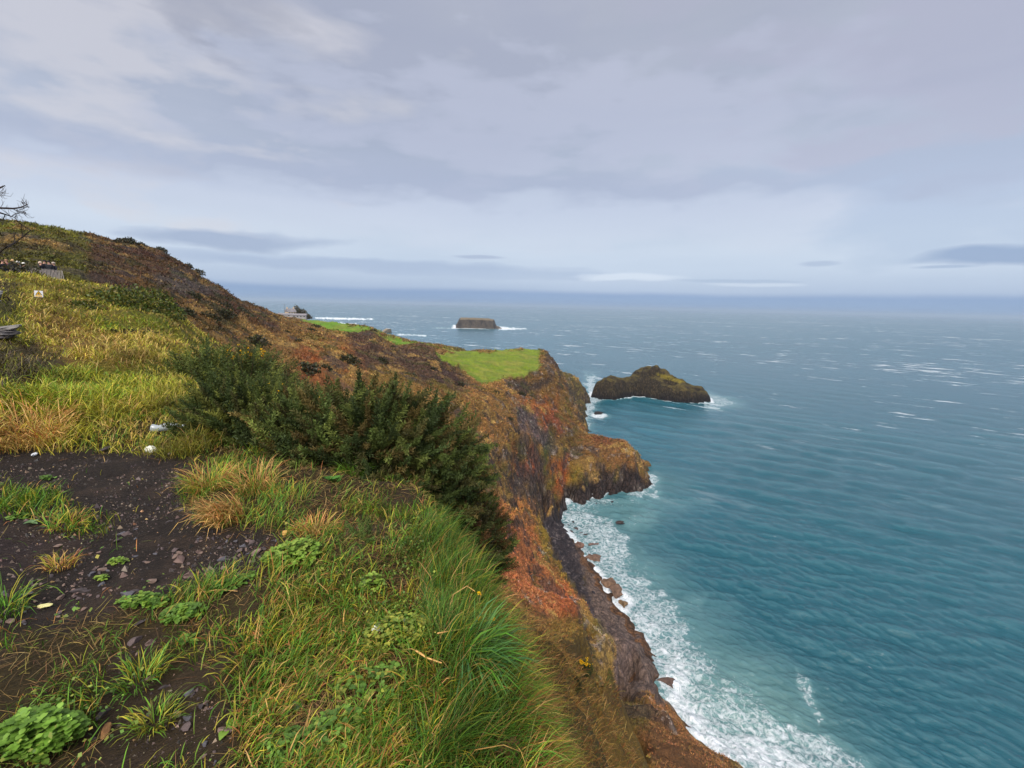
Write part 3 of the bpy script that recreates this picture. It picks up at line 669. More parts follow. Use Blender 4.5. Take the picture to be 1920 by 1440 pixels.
sea_rocks = [
    (1122, 776, (4.2, 2.6, 1.6), (44, 38, 38), "low black rock awash between headland and island"),
    (1117, 1046, (2.9, 2.2, 1.3), (104, 82, 70), "rounded reddish rock among the foam beside the shingle"),
    (1085, 1026, (1.9, 1.4, .8), (104, 78, 66), "small reddish rock at the lower end of the black shingle"),
    (1146, 1092, (2.6, 2.4, 1.4), (108, 84, 66), "rust coloured rock across a narrow channel from the flat shelf"),
    (1158, 1112, (2.0, 2.3, 1.3), (102, 80, 66), "brown rock in the middle of the chain beside the channel"),
    (1168, 1133, (1.5, 1.5, .9), (112, 90, 66), "small ochre rock at the lower end of the chain beside the channel"),
    (1248, 1278, (1.5, 2.0, 1.5), (84, 66, 58), "pointed brown rock leaning on the outer end of the shelf"),
    (1163, 980, (1.6, .9, .5), (56, 48, 48), "dark rock just breaking the surf of the little bay"),
    (1115, 1020, (1.6, .8, .5), (104, 84, 78), "flat pinkish rock swept by surf above the reddish one"),
    (728, 624, (16, 10, 9.5), (122, 108, 90), "grey brown sea stack off the far green fields"),
]
for k, (px, py, sz, col, lab) in enumerate(sea_rocks):
    P = at_z(px, py, .15 if k != 9 else 0)
    me = rock_mesh("sea_rock", sz, 20 + k, sub=4, col=col, jag=.35 if k == 6 else .7, angular=9)
    o = link("sea_stack" if k == 9 else "sea_rock", me, ROCKMAT, loc=P); o.rotation_euler = (0, 0, k * .8)
    tag(o, lab, "rock")
    for p in me.polygons: p.use_smooth = True
bl = np.random.default_rng(3)
boulder_me = [rock_mesh("boulder", (.75, .6, .5), 60 + k, sub=2, col=c, angular=4) for k, c in enumerate([(58, 50, 52), (70, 62, 62), (48, 42, 46)])]
BP = [(1075, 978), (1080, 992), (1066, 985), (1090, 1000), (1098, 1003), (1104, 1002), (1085, 1004), (1072, 997), (1148, 941), (1118, 945), (1135, 944), (1112, 1112), (1105, 1165), (1109, 1172), (1103, 1157), (1098, 1148), (1092, 1110), (1098, 1122), (1104, 1132), (1090, 1100), (1100, 1140)]
for k, (px, py) in enumerate(BP):
    z0 = 0 if px > 1060 and py < 1010 else 2.2
    P = at_z(px, py, z0)
    if z0 > 0: P[2] = hz(P[0], P[1]) + .1
    o = link("boulder", boulder_me[k % 3], ROCKMAT, loc=P); s = .55 + .7 * bl.random()
    o.scale = (s, s, s); o.rotation_euler = (0, 0, bl.random() * 6)
    wet = z0 == 0
    tag(o, "dark boulder washed by surf off the black shingle" if wet else "dark boulder lying on the edge of the rock shelf", "boulder", "boulders in the surf" if wet else "boulders on the shelf edge")

# foam round the islands and lines of breakers
iz = poly_sd(sx, sy, isl_out)
add_sea_foam(.9 * (1 - sstep(.5, 4.5, -iz + 2.5 * wob)) * (iz < 0))
add_sea_foam(.62 * (1 - sstep(8, 30, -iz + 8 * wob)) * (iz < 0) * ((P2y < 712) | (P2x > 1320)) * (P2x > 1180))
fz = poly_sd(sx, sy, fi_out)
add_sea_foam(.95 * (1 - sstep(2, 22, -fz + 8 * wob)) * (fz < 0))
foam_poly([(935, 612), (985, 615), (990, 618), (935, 619)], .9, 1.5)
foam_poly([(820, 614), (855, 614), (855, 617), (800, 616)], .7, 1.2)
foam_poly([(590, 594), (640, 595), (700, 597), (705, 600), (640, 600), (590, 598)], .95, 1.2)
foam_poly([(630, 605), (670, 606), (668, 610), (636, 609)], .95, 1.0)
foam_poly([(738, 625), (800, 628), (800, 631), (745, 629)], .85, 1.0)
for px, py in ((1122, 779),):
    P = at_z(px, py, 0); dd = np.hypot(sx - P[0], sy - P[1]); add_sea_foam(.8 * (1 - sstep(3, 9, dd + 2 * wob)))
Qi, Qj = np.meshgrid(np.arange(len(saz) - 1), np.arange(len(srr) - 1)); a = (Qj * len(saz) + Qi).ravel()
SQ = np.stack([a, a + 1, a + len(saz) + 1, a + len(saz)], 1)
SZ = SZ + (foam * (.12 + .5 * wob2 + .25 * wob) * (np.hypot(sx, sy) < 400)).reshape(SZ.shape)
sme = mesh_np("sea", np.stack([sx, sy, SZ.ravel()], 1), SQ[:, ::-1])
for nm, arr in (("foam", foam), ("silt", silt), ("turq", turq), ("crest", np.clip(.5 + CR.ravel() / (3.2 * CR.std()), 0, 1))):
    a_ = sme.attributes.new(nm, "FLOAT", "POINT"); a_.data.foreach_set("value", np.clip(arr, 0, 1).astype(np.float32))
def sea_material():
    m, nt, b = new_mat("sea water")
    geo = N(nt, "ShaderNodeNewGeometry")
    fo_ = N(nt, "ShaderNodeAttribute", attribute_name="foam"); si = N(nt, "ShaderNodeAttribute", attribute_name="silt"); tu = N(nt, "ShaderNodeAttribute", attribute_name="turq")
    ro = N(nt, "ShaderNodeMapping"); ro.inputs["Rotation"].default_value = (0, 0, -wind)
    nt.links.new(geo.outputs["Position"], ro.inputs["Vector"])
    def nz(scale, sx_, sy_, det=4, rough=.6):
        mp = N(nt, "ShaderNodeMapping"); mp.inputs["Scale"].default_value = (sx_, sy_, 1); nt.links.new(ro.outputs[0], mp.inputs["Vector"])
        n = N(nt, "ShaderNodeTexNoise"); n.inputs["Scale"].default_value = scale; n.inputs["Detail"].default_value = det; n.inputs["Roughness"].default_value = rough
        nt.links.new(mp.outputs[0], n.inputs["Vector"]); return n.outputs["Fac"]
    chop = nz(.8, 1, .45, 7, .72); swell = nz(.09, 1, .3, 5, .6); broad = nz(.008, 1, .35, 3)
    # body colour of the water: deep blue-green, silt near shore, turquoise over sand
    deep = mixc(nt, broad, tuple(S(8, 68, 82)), tuple(S(24, 88, 102)))
    c = mixc(nt, math_(nt, "MULTIPLY", tu.outputs["Fac"], .6), deep, tuple(S(40, 100, 118)))
    c = mixc(nt, math_(nt, "MULTIPLY", si.outputs["Fac"], .7), c, tuple(S(104, 136, 128)))
    c = mixc(nt, math_(nt, "MULTIPLY", fo_.outputs["Fac"], .6, True), c, tuple(S(120, 160, 162)))
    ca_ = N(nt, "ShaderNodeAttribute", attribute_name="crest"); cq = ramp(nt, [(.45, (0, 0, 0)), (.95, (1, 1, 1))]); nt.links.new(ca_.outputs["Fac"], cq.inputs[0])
    c = mixc(nt, math_(nt, "MULTIPLY", cq.outputs[0], .24), c, tuple(S(74, 120, 130)))      # light through thin crests, painted in as a paler tint
    # foam lace
    v1 = N(nt, "ShaderNodeTexVoronoi", feature="DISTANCE_TO_EDGE"); v1.inputs["Scale"].default_value = .8; v1.inputs["Detail"].default_value = 2.0; v1.inputs["Roughness"].default_value = .6
    wv = N(nt, "ShaderNodeTexNoise"); wv.inputs["Scale"].default_value = .5; wv.inputs["Detail"].default_value = 5
    nt.links.new(geo.outputs["Position"], wv.inputs["Vector"])
    wa = N(nt, "ShaderNodeVectorMath", operation="MULTIPLY_ADD"); nt.links.new(wv.outputs["Color"], wa.inputs[0]); wa.inputs[1].default_value = (3.5, 3.5, 3.5); nt.links.new(geo.outputs["Position"], wa.inputs[2])
    nt.links.new(wa.outputs[0], v1.inputs["Vector"])
    fn = N(nt, "ShaderNodeTexNoise"); fn.inputs["Scale"].default_value = 1.2; fn.inputs["Detail"].default_value = 9; fn.inputs["Roughness"].default_value = .72
    nt.links.new(wa.outputs[0], fn.inputs["Vector"])
    lace = math_(nt, "SUBTRACT", 1.0, math_(nt, "MULTIPLY", v1.outputs["Distance"], 2.6), True)
    f1 = math_(nt, "ADD", math_(nt, "MULTIPLY", lace, .42), math_(nt, "MULTIPLY", fn.outputs["Fac"], .85))
    thr = math_(nt, "SUBTRACT", 1.27, math_(nt, "MULTIPLY", fo_.outputs["Fac"], .88))
    f2 = math_(nt, "MULTIPLY", math_(nt, "SUBTRACT", f1, thr), 3.2, True)
    f2 = math_(nt, "MULTIPLY", f2, math_(nt, "MULTIPLY", fo_.outputs["Fac"], 6.0, True))
    # whitecaps far out: short crests, in patches
    cap = nz(.075, 1, .28, 6, .7); patch = nz(.0035, 1, .6, 3)
    cp_ = math_(nt, "ADD", cap, math_(nt, "MULTIPLY", math_(nt, "SUBTRACT", patch, .5), .35))
    caps = math_(nt, "MULTIPLY", math_(nt, "SUBTRACT", cp_, .60), 14, True)
    sep = N(nt, "ShaderNodeSeparateXYZ"); nt.links.new(geo.outputs["Position"], sep.inputs[0])
    dist = math_(nt, "MULTIPLY", math_(nt, "SUBTRACT", sep.outputs["Y"], 120), .004, True); fleck = nz(.35, 1, .4, 5, .7); fl_ = math_(nt, "MULTIPLY", math_(nt, "SUBTRACT", math_(nt, "ADD", fleck, math_(nt, "MULTIPLY", math_(nt, "SUBTRACT", patch, .5), .3)), .70), 12, True)
    caps = math_(nt, "MAXIMUM", math_(nt, "MULTIPLY", caps, dist), math_(nt, "MULTIPLY", fl_, .7))
    fm = math_(nt, "MAXIMUM", f2, math_(nt, "MULTIPLY", caps, .85))
    col = mixc(nt, fm, c, tuple(S(226, 230, 236)))
    nt.links.new(col, b.inputs["Base Color"])
    far_r = math_(nt, "MULTIPLY", sep.outputs["Y"], .00022); far_r = math_(nt, "MINIMUM", math_(nt, "MAXIMUM", far_r, 0.0), .16)
    rr_ = math_(nt, "ADD", math_(nt, "ADD", .07, far_r), math_(nt, "MULTIPLY", fm, .6)); nt.links.new(rr_, b.inputs["Roughness"])
    b.inputs["IOR"].default_value = 1.33; b.inputs["Specular IOR Level"].default_value = .85
    h = math_(nt, "ADD", math_(nt, "MULTIPLY", chop, .5), math_(nt, "MULTIPLY", swell, 1.2))
    h = math_(nt, "ADD", h, math_(nt, "MULTIPLY", fm, .12))
    bp = N(nt, "ShaderNodeBump"); bp.inputs["Strength"].default_value = .8; bp.inputs["Distance"].default_value = 1.0
    nt.links.new(h, bp.inputs["Height"]); nt.links.new(bp.outputs[0], b.inputs["Normal"])
    return m
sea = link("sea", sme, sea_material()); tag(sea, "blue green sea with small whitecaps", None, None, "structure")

#%%SKY
# ------------------------------------------------------------------ sky and sun
SUN_EL, SUN_AZ = math.radians(46), math.radians(-166)     # behind the photographer's left shoulder, through cloud
def build_world():
    w = bpy.data.worlds.new("World"); scene.world = w; w.use_nodes = True
    nt = w.node_tree; bg = nt.nodes["Background"]
    sky = N(nt, "ShaderNodeTexSky"); sky.sky_type = "NISHITA"; sky.sun_disc = False
    sky.sun_elevation = SUN_EL; sky.sun_rotation = SUN_AZ; sky.dust_density = 2.0
    tc = N(nt, "ShaderNodeTexCoord"); sp = N(nt, "ShaderNodeSeparateXYZ"); nt.links.new(tc.outputs["Generated"], sp.inputs[0])
    K = .93 / .1                                            # cloud radiance is given before the 0.1 strength
    el = math_(nt, "MAXIMUM", sp.outputs["Z"], 0.0)
    den = math_(nt, "ADD", el, .10)
    cb = N(nt, "ShaderNodeCombineXYZ")
    nt.links.new(math_(nt, "DIVIDE", sp.outputs["X"], den), cb.inputs[0]); nt.links.new(math_(nt, "DIVIDE", sp.outputs["Y"], den), cb.inputs[1])
    def nz(scale, det, rough=.55, off=(0, 0, 0), stretch=(1, 1, 1), src=None, dist=0):
        mp = N(nt, "ShaderNodeMapping"); mp.inputs["Location"].default_value = off; mp.inputs["Scale"].default_value = stretch
        nt.links.new(src or cb.outputs[0], mp.inputs["Vector"])
        n = N(nt, "ShaderNodeTexNoise"); n.inputs["Scale"].default_value = scale; n.inputs["Detail"].default_value = det; n.inputs["Roughness"].default_value = rough; n.inputs["Distortion"].default_value = dist
        nt.links.new(mp.outputs[0], n.inputs["Vector"]); return n.outputs["Fac"]
    # base by elevation (z of the direction)
    wb = nz(3.0, 3, .5, (0, 0, 0), (1, 1, 6), tc.outputs["Generated"])
    elw = math_(nt, "ADD", sp.outputs["Z"], math_(nt, "MULTIPLY", math_(nt, "SUBTRACT", wb, .5), .012))
    st_ = [(0, S(138, 163, 198)), (.016, S(136, 162, 198)), (.025, S(134, 159, 197)), (.034, S(168, 185, 211)), (.075, S(188, 201, 220)), (.13, S(194, 204, 219)), (.19, S(180, 188, 208)), (.25, S(172, 180, 198)), (.32, S(170, 177, 194)), (.5, S(170, 174, 188)), (1.0, S(196, 196, 206))]
    rp = ramp(nt, [(p, tuple(c * K)) for p, c in st_]); nt.links.new(elw, rp.inputs[0])
    c = rp.outputs[0]
    # broad soft grey-lilac masses overhead
    n1 = nz(.42, 4, .5, (3.1, 1.2, 0), (1, 1, 1), None, .3)
    m1 = ramp(nt, [(.36, (.90, .905, .93)), (.5, (1, 1, 1)), (.68, (1.08, 1.075, 1.06))]); nt.links.new(n1, m1.inputs[0])
    hi = math_(nt, "MULTIPLY", math_(nt, "SUBTRACT", sp.outputs["Z"], .1), 5.0, True)
    c = mixc(nt, hi, c, mixc(nt, 1, c, m1.outputs[0], "MULTIPLY"))
    n2 = nz(1.5, 4, .5, (7, 0, 2), (1, 1, 7), tc.outputs["Generated"], .2)
    m2 = ramp(nt, [(.36, (.93, .945, .965)), (.5, (1, 1, 1)), (.66, (1.04, 1.035, 1.03))]); nt.links.new(n2, m2.inputs[0])
    c = mixc(nt, 1, c, m2.outputs[0], "MULTIPLY")
    # single clouds: (tan of bearing, height, half width, half height, colour, strength, ragged)
    wu = nz(4.0, 5, .5, (1, 2, 3), (1, 1, 3.5), tc.outputs["Generated"], .3); wz = nz(7.0, 5, .52, (8, 2, 5), (1, 1, 3), tc.outputs["Generated"])
    yy = math_(nt, "MAXIMUM", sp.outputs["Y"], .05); u = math_(nt, "DIVIDE", sp.outputs["X"], yy)
    def cloud(u0, z0, su, sz, colr, amt, rag=1.0):
        nonlocal c
        du = math_(nt, "ADD", math_(nt, "DIVIDE", math_(nt, "SUBTRACT", u, u0), su), math_(nt, "MULTIPLY", math_(nt, "SUBTRACT", wu, .5), 2.6 * rag))
        dz = math_(nt, "ADD", math_(nt, "DIVIDE", math_(nt, "SUBTRACT", sp.outputs["Z"], z0), sz), math_(nt, "MULTIPLY", math_(nt, "SUBTRACT", wz, .5), 3.2 * rag))
        d2 = math_(nt, "ADD", math_(nt, "MULTIPLY", du, du), math_(nt, "MULTIPLY", dz, dz))
        f = math_(nt, "MULTIPLY", math_(nt, "SUBTRACT", 1.15, d2), amt / .9, True)
        f = math_(nt, "MINIMUM", f, amt); f = math_(nt, "MULTIPLY", f, math_(nt, "MULTIPLY", sp.outputs["Y"], 20, True))
        c = mixc(nt, f, c, tuple(S(*colr) * K))
    cloud(-.95, .42, .55, .24, (204, 202, 208), .6, 1.2)
    cloud(-.35, .50, .6, .12, (160, 165, 184), .5, 1.3)
    cloud(-.62, .44, .14, .06, (150, 153, 168), .55, 1.2)
    cloud(.1, .33, .7, .10, (184, 188, 207), .5, 1.2)
    cloud(.9, .40, .5, .16, (172, 172, 192), .5, 1.2)
    cloud(-.3, .225, .8, .035, (163, 171, 193), .6, .8)
    cloud(.85, .215, .6, .05, (160, 173, 197), .55, .9)
    cloud(-.1, .165, 1.0, .05, (194, 202, 218), .55, .8)
    cloud(.95, .135, .5, .06, (168, 184, 208), .6, .8)
    cloud(-.62, .105, .24, .022, (150, 164, 192), .85, .7)
    cloud(-.30, .072, .42, .014, (158, 174, 202), .8, .6)
    cloud(-.05, .062, .30, .010, (166, 182, 208), .7, .6)
    cloud(.22, .060, .16, .008, (206, 216, 231), .85, .9)
    cloud(.50, .050, .10, .005, (196, 208, 226), .8, .9)
    cloud(.46, .055, .12, .004, (160, 178, 205), .7, .8)
    cloud(-.07, .096, .06, .0045, (160, 172, 198), .8, .5)
    cloud(.62, .085, .05, .005, (160, 175, 202), .7, .6)
    cloud(1.02, .089, .22, .015, (141, 160, 192), .95, .55)
    cloud(.9, .074, .08, .003, (150, 168, 198), .7, .5)
    c = mixc(nt, .12, c, sky.outputs[0])
    # brighter where the sun stands behind the cloud
    sd = Vector((math.sin(SUN_AZ) * math.cos(SUN_EL), math.cos(SUN_AZ) * math.cos(SUN_EL), math.sin(SUN_EL)))
    dt = N(nt, "ShaderNodeVectorMath", operation="DOT_PRODUCT"); nt.links.new(tc.outputs["Generated"], dt.inputs[0]); dt.inputs[1].default_value = sd
    gl_ = math_(nt, "POWER", math_(nt, "MAXIMUM", dt.outputs["Value"], 0.0), 3.0)
    c = mixc(nt, 1, c, mixc(nt, gl_, (0, 0, 0), tuple(np.array([1.5, 1.42, 1.3]) * K)), "ADD")
    nt.links.new(c, bg.inputs["Color"]); bg.inputs["Strength"].default_value = .1
build_world()
sl = bpy.data.lights.new("sun", "SUN"); sl.energy = 2.0; sl.angle = math.radians(12); sl.color = (1, .95, .86)
so = bpy.data.objects.new("sun", sl); COL.objects.link(so)
so.rotation_euler = Vector((-math.sin(SUN_AZ) * math.cos(SUN_EL), -math.cos(SUN_AZ) * math.cos(SUN_EL), -math.sin(SUN_EL))).to_track_quat("-Z", "Y").to_euler()

#%%VEG
# ------------------------------------------------------------------ grass
BLADE = simple_mat("grass blade", (1, 1, 1), rough=.55, var=.18, scale=3, bump=0, attr=True, spec=.25, trans=.2)
def blades(name, B, head, length, width, bend, lean, col, rg, tipcol=.0):
    """One arching blade per base point B (n,3): heading, length, width, bend (how far it droops), lean (how far it starts tilted)."""
    n = len(B); T = np.array([0, .36, .72, 1.0])
    hx, hy = np.cos(head), np.sin(head)
    th = lean[:, None] + bend[:, None] * T[None] ** 1.3          # angle from upright along the blade
    ds = length[:, None] * np.diff(T)[None]
    tm = .5 * (th[:, 1:] + th[:, :-1])
    out = np.concatenate([np.zeros((n, 1)), np.cumsum(ds * np.sin(tm), 1)], 1)
    up = np.concatenate([np.zeros((n, 1)), np.cumsum(ds * np.cos(tm), 1)], 1)
    C = np.stack([B[:, 0:1] + hx[:, None] * out, B[:, 1:2] + hy[:, None] * out, B[:, 2:3] + up], 2)   # n,4,3
    tw = head + 1.5708 + rg.normal(0, .6, n)
    side = np.stack([np.cos(tw), np.sin(tw), rg.normal(0, .25, n)], 1) * width[:, None] * .5
    V = np.empty((n, 7, 3))
    for k, f in enumerate((.7, 1.0, .75)):
        V[:, 2 * k] = C[:, k] - side * f; V[:, 2 * k + 1] = C[:, k] + side * f
    V[:, 6] = C[:, 3]
    b = (np.arange(n) * 7)[:, None]
    q = np.concatenate([b + np.array([[0, 1, 3, 2]]), b + np.array([[2, 3, 5, 4]])])
    t = b + np.array([[4, 5, 6]])
    c = np.repeat(col[:, None, :], 7, 1).copy()
    return V.reshape(-1, 3), q, t, c.reshape(-1, 3)
def palette(n, cols, wts, rg, j=.22):
    idx = rg.choice(len(cols), n, p=np.array(wts) / sum(wts))
    c = np.array(cols)[idx] * np.exp(rg.normal(0, j, (n, 1))) * np.exp(rg.normal(0, .07, (n, 3)))
    return np.clip(c, .004, .9)
def grass_obj(name, *a, label=None, cat=None, kind="stuff", group=None, parent=None, loc=None):
    V, q, t, c = blades(name, *a)
    if loc is not None: V = V - np.array(loc)
    o = link(name, mesh_np(name, V, [q, t], c), BLADE, parent, loc)
    return tag(o, label, cat, group, kind)
GRN, LUSH, YEL, STRAW, BUFF, OLV = S(100, 134, 40), S(80, 124, 38), S(168, 160, 52), S(196, 156, 92), S(176, 118, 66), S(104, 104, 40)
def scatter(n, a0, a1, r0, r1, rg, pw=0.0):
    a = np.radians(a0 + (a1 - a0) * rg.random(n)); u = rg.random(n)
    r = np.exp(math.log(r0) + (math.log(r1) - math.log(r0)) * (u ** (1 + pw)))
    x, y = r * np.sin(a), r * np.cos(a); z = height(x, y); P = np.stack([x, y, z], 1)
    px, py = project(P); return P, r, px, py
def pmask(px, py, P, P3=None, s=16, seed=0):
    P = np.array(P, float)
    d = seg_dist(px, py, np.vstack([P, P[:1]])); d = np.where(in_poly([tuple(p) for p in P], px, py), d, -d)
    return sstep(-s, s, d)
MUD_P = [(-900, 835), (250, 848), (345, 868), (345, 900), (330, 925), (380, 985), (540, 1000), (480, 1080), (320, 1105), (120, 1160), (-900, 1200)]
SOIL_P = [(200, 1240), (290, 1180), (330, 1260), (440, 1330), (440, 1460), (160, 1460)]
SOIL2_P = [(640, 980), (720, 985), (740, 1040), (660, 1040)]
LUSH_P = [(800, 985), (860, 965), (930, 1030), (1000, 1110), (1060, 1250), (1080, 1460), (780, 1460), (840, 1330), (800, 1200), (780, 1100), (720, 1050)]
g = np.random.default_rng(21)
# 1 the ledge itself
P, r, px, py = scatter(330000, -58, 30, .8, 9.5, g)
on = (P[:, 2] > 57.2)
mud = pmask(px, py, MUD_P); soil = np.maximum(pmask(px, py, SOIL_P), pmask(px, py, SOIL2_P)); lush = pmask(px, py, LUSH_P, s=30)
clump = fbm(P[:, 0] / .28, P[:, 1] / .28, oct=3); clump2 = fbm(P[:, 0] / .9 + 7, P[:, 1] / .9, oct=3)
islet = np.maximum(pmask(px, py, [(-50, 915), (110, 925), (130, 955), (60, 970), (-50, 965)]), .7 * pmask(px, py, [(80, 975), (150, 960), (205, 985), (190, 1005), (90, 1005)]))
den = np.clip(.36 + 1.5 * clump + .6 * clump2, .03, 1) * .62
den = den * (1 - .985 * mud) * (1 - .9 * soil); den = np.maximum(den, lush * np.clip(.5 + .9 * clump, .2, .9)); den = np.maximum(den, islet * .9)
den = den * (1 - pmask(px, py, [(500, 900), (620, 940), (800, 950), (860, 900), (850, 850), (500, 800)]) * .9)
den = den * (1 - .55 * sstep(520, 380, px) * sstep(1090, 1150, py) * (islet < .3)) 
keep = on & (g.random(len(P)) < den) & (py > 760)
lush_k = lush[keep]; Pk, rk, pxk, pyk = P[keep], r[keep], px[keep], py[keep]; n = len(Pk)
isl_k = islet[keep]
straw = sstep(0, .35, fbm(Pk[:, 0] / .5 + 33, Pk[:, 1] / .5, oct=3))
bankk = sstep(-.2, .3, fbm(Pk[:, 0] / .35 - 9, Pk[:, 1] / .35, oct=2))
head = np.where(g.random(n) < .35, g.random(n) * 6.283, np.arctan2(-.25 + .5 * fbm(Pk[:, 0] / .6, Pk[:, 1] / .6, oct=2), .9 + .0 * rk) + g.normal(0, .8, n) + 2.2 * fbm(Pk[:, 0] / .45 + 80, Pk[:, 1] / .45, oct=2))
L = np.where(lush_k > .5, g.uniform(.08, .25, n) * (1 - .35 * (Pk[:, 2] < 58.25)), g.uniform(.045, .14, n)) * (.8 + .5 * bankk)
head = np.where(lush_k > .5, -.35 + g.normal(0, .95, n) + 2.2 * fbm(Pk[:, 0] / .4 + 5, Pk[:, 1] / .4, oct=2), head)
W = np.maximum(.0024 + .0022 * g.random(n), rk * .00085) * np.where(lush_k > .5, .8, 1.1)
col = palette(n, [GRN, LUSH, YEL, STRAW, BUFF, OLV], [.40, .28, .16, .06, .03, .1], g)
sel = (g.random(n) < .28 * straw * (lush_k < .5)); col[sel] = palette(sel.sum(), [STRAW, BUFF, YEL], [.4, .3, .4], g)
ls = (lush_k > .5) & (g.random(n) < .8 - .5 * straw); col[ls] = palette(ls.sum(), [LUSH, GRN, S(62, 96, 34), YEL, STRAW], [.32, .3, .2, .12, .07], g)
col[lush_k > .5] *= .72; col[(lush_k > .5) & (pyk > 1230)] *= .82
isx = isl_k > .4; col[isx] = palette(isx.sum(), [GRN, LUSH, YEL], [.5, .25, .25], g)
col *= .92
grass_obj("grass", Pk, head, L, W, g.uniform(.5, 1.9, n), g.uniform(.0, .6, n), col, g, label="tangled green and straw grass on the cliff-top ledge", cat="grass")
P, r, px, py = scatter(90000, -56, 22, .9, 7.5, g)
m = (P[:, 2] > 57.6) & (g.random(len(P)) < np.clip(.45 + fbm(P[:, 0] / .4 + 3, P[:, 1] / .4, oct=3), .05, 1) * (1 - .97 * pmask(px, py, MUD_P, s=40)) * (1 - .9 * pmask(px, py, SOIL_P, s=30)) * (1 - .6 * sstep(520, 380, px))); P, r = P[m], r[m]; n = len(P)
grass_obj("thatch", P + np.array([0, 0, .004]), g.random(n) * 6.283, g.uniform(.03, .13, n), np.maximum(.002, r * .0008), g.normal(.25, .35, n), g.uniform(1.0, 1.5, n), palette(n, [S(150, 122, 74), S(118, 88, 54), S(168, 140, 86), S(92, 72, 46), S(126, 120, 54)], [.25, .25, .15, .2, .15], g), g, label="dead brown thatch matted between the green blades", cat="grass")
P, r, px, py = scatter(26000, -56, 20, .9, 5.5, g)
pat = fbm(P[:, 0] / .5 + 44, P[:, 1] / .5, oct=3)
m = (P[:, 2] > 57.9) & (g.random(len(P)) < np.clip(2.6 * (pat - .02), 0, 1) * (1 - .9 * pmask(px, py, MUD_P)) * (1 - .7 * pmask(px, py, SOIL_P)) * (py > 985)); P, r = P[m], r[m]; n = len(P)
lz = g.uniform(.03, .12, n); a_ = g.random(n) * 6.283; d_ = np.stack([np.cos(a_), np.sin(a_), g.normal(.15, .35, n)], 1); s_ = np.stack([-np.sin(a_), np.cos(a_), g.normal(0, .35, n)], 1); ll = (g.uniform(.009, .022, n) * np.clip(r / 2.6, .8, 1.6))[:, None]
B = P + np.stack([0 * lz, 0 * lz, lz], 1); V = np.stack([B, B + d_ * ll * .55 + s_ * ll * .42, B + d_ * ll, B + d_ * ll * .55 - s_ * ll * .42], 1).reshape(-1, 3)
WEEDLEAF = simple_mat("small weed leaf", (1, 1, 1), rough=.5, var=.2, scale=8, bump=.1, attr=True, trans=.25)
tag(link("weeds", mesh_np("weeds", V, (np.arange(n) * 4)[:, None] + np.array([[0, 1, 2, 3]]), np.repeat(palette(n, [S(104, 128, 52), S(84, 112, 44), S(128, 140, 58), S(150, 146, 66), S(70, 92, 42)], [.3, .25, .2, .1, .15], g), 4, 0), False), WEEDLEAF), "small leaved weeds creeping through the ledge grass", "weeds", None, "stuff")
# 2 over the lip: long dry grass hanging down the flank
P, r, px, py = scatter(120000, -4, 40, 1.2, 26, g)
m = (P[:, 2] < 58.35) & (P[:, 2] > 40) & (px > 860) & (g.random(len(P)) < np.clip(.6 + fbm(P[:, 0] / .8, P[:, 1] / .8, oct=3), .1, 1))
P, r, px, py = P[m], r[m], px[m], py[m]; n = len(P)
col = palette(n, [S(150, 116, 58), STRAW, OLV, S(132, 104, 48), S(136, 84, 46)], [.34, .12, .16, .24, .26], g)
nearg = (r < 4) & (g.random(n) < .55); col[nearg] = palette(nearg.sum(), [LUSH, GRN, YEL, STRAW], [.35, .3, .2, .15], g)
grass_obj("dry_grass", P, -.5 + g.normal(0, .9, n), np.where(r < 3.2, g.uniform(.12, .32, n), g.uniform(.06, .16, n) * np.where(g.random(n) < .22, 2.1, 1) * np.clip(r / 7, .9, 1.8)), np.maximum(.003, r * .0009), g.uniform(.6, 1.8, n), g.uniform(.1, .8, n), col, g, label="dry tan grass hanging over the lip of the cliff", cat="grass")
# 3 the meadow beyond the path
P, r, px, py = scatter(230000, -58, -6, 5.2, 48, g)
MEAD = [(-900, 470), (0, 500), (120, 518), (310, 560), (420, 640), (470, 740), (420, 830), (340, 868), (250, 850), (-900, 835)]
md = pmask(px, py, MEAD, s=10); cl = fbm(P[:, 0] / 1.3, P[:, 1] / 1.3, oct=4); cl2 = fbm(P[:, 0] / .5, P[:, 1] / .5, oct=3)
m = (P[:, 2] > 56.3) & (g.random(len(P)) < md * np.clip(.75 + .9 * cl2, .15, 1))
P, r, px, py, cl, cl2 = P[m], r[m], px[m], py[m], cl[m], cl2[m]; n = len(P)
dry = np.maximum.reduce([pmask(px, py, [(45, 560), (150, 590), (300, 640), (330, 700), (160, 690), (60, 640)], s=25) * .75, sstep(.0, .3, cl) * .6, pmask(px, py, [(-100, 785), (90, 790), (130, 850), (-100, 850)], s=8), pmask(px, py, [(190, 800), (330, 790), (420, 720), (470, 760), (360, 840), (200, 840)], s=10) * .7])
greens = np.maximum(pmask(px, py, [(-100, 700), (240, 690), (300, 740), (120, 785), (-100, 780)], s=15), pmask(px, py, [(180, 600), (300, 595), (330, 625), (200, 625)], s=8)) * .8
dark = np.maximum(pmask(px, py, [(-100, 640), (70, 645), (130, 680), (60, 725), (-100, 735)], s=12), pmask(px, py, [(-100, 520), (30, 530), (36, 600), (-100, 610)], s=8) * .8)
u = g.random(n)
col = palette(n, [S(146, 140, 44), S(126, 128, 42), YEL, S(180, 156, 88), OLV], [.3, .28, .18, .1, .14], g)
k = u < dry * (1 - greens); col[k] = palette(k.sum(), [S(180, 154, 88), S(162, 138, 70), S(158, 118, 66), YEL], [.35, .35, .12, .18], g)
k = (u > .3) & (g.random(n) < greens); col[k] = palette(k.sum(), [S(122, 142, 34), GRN, YEL], [.5, .25, .3], g)
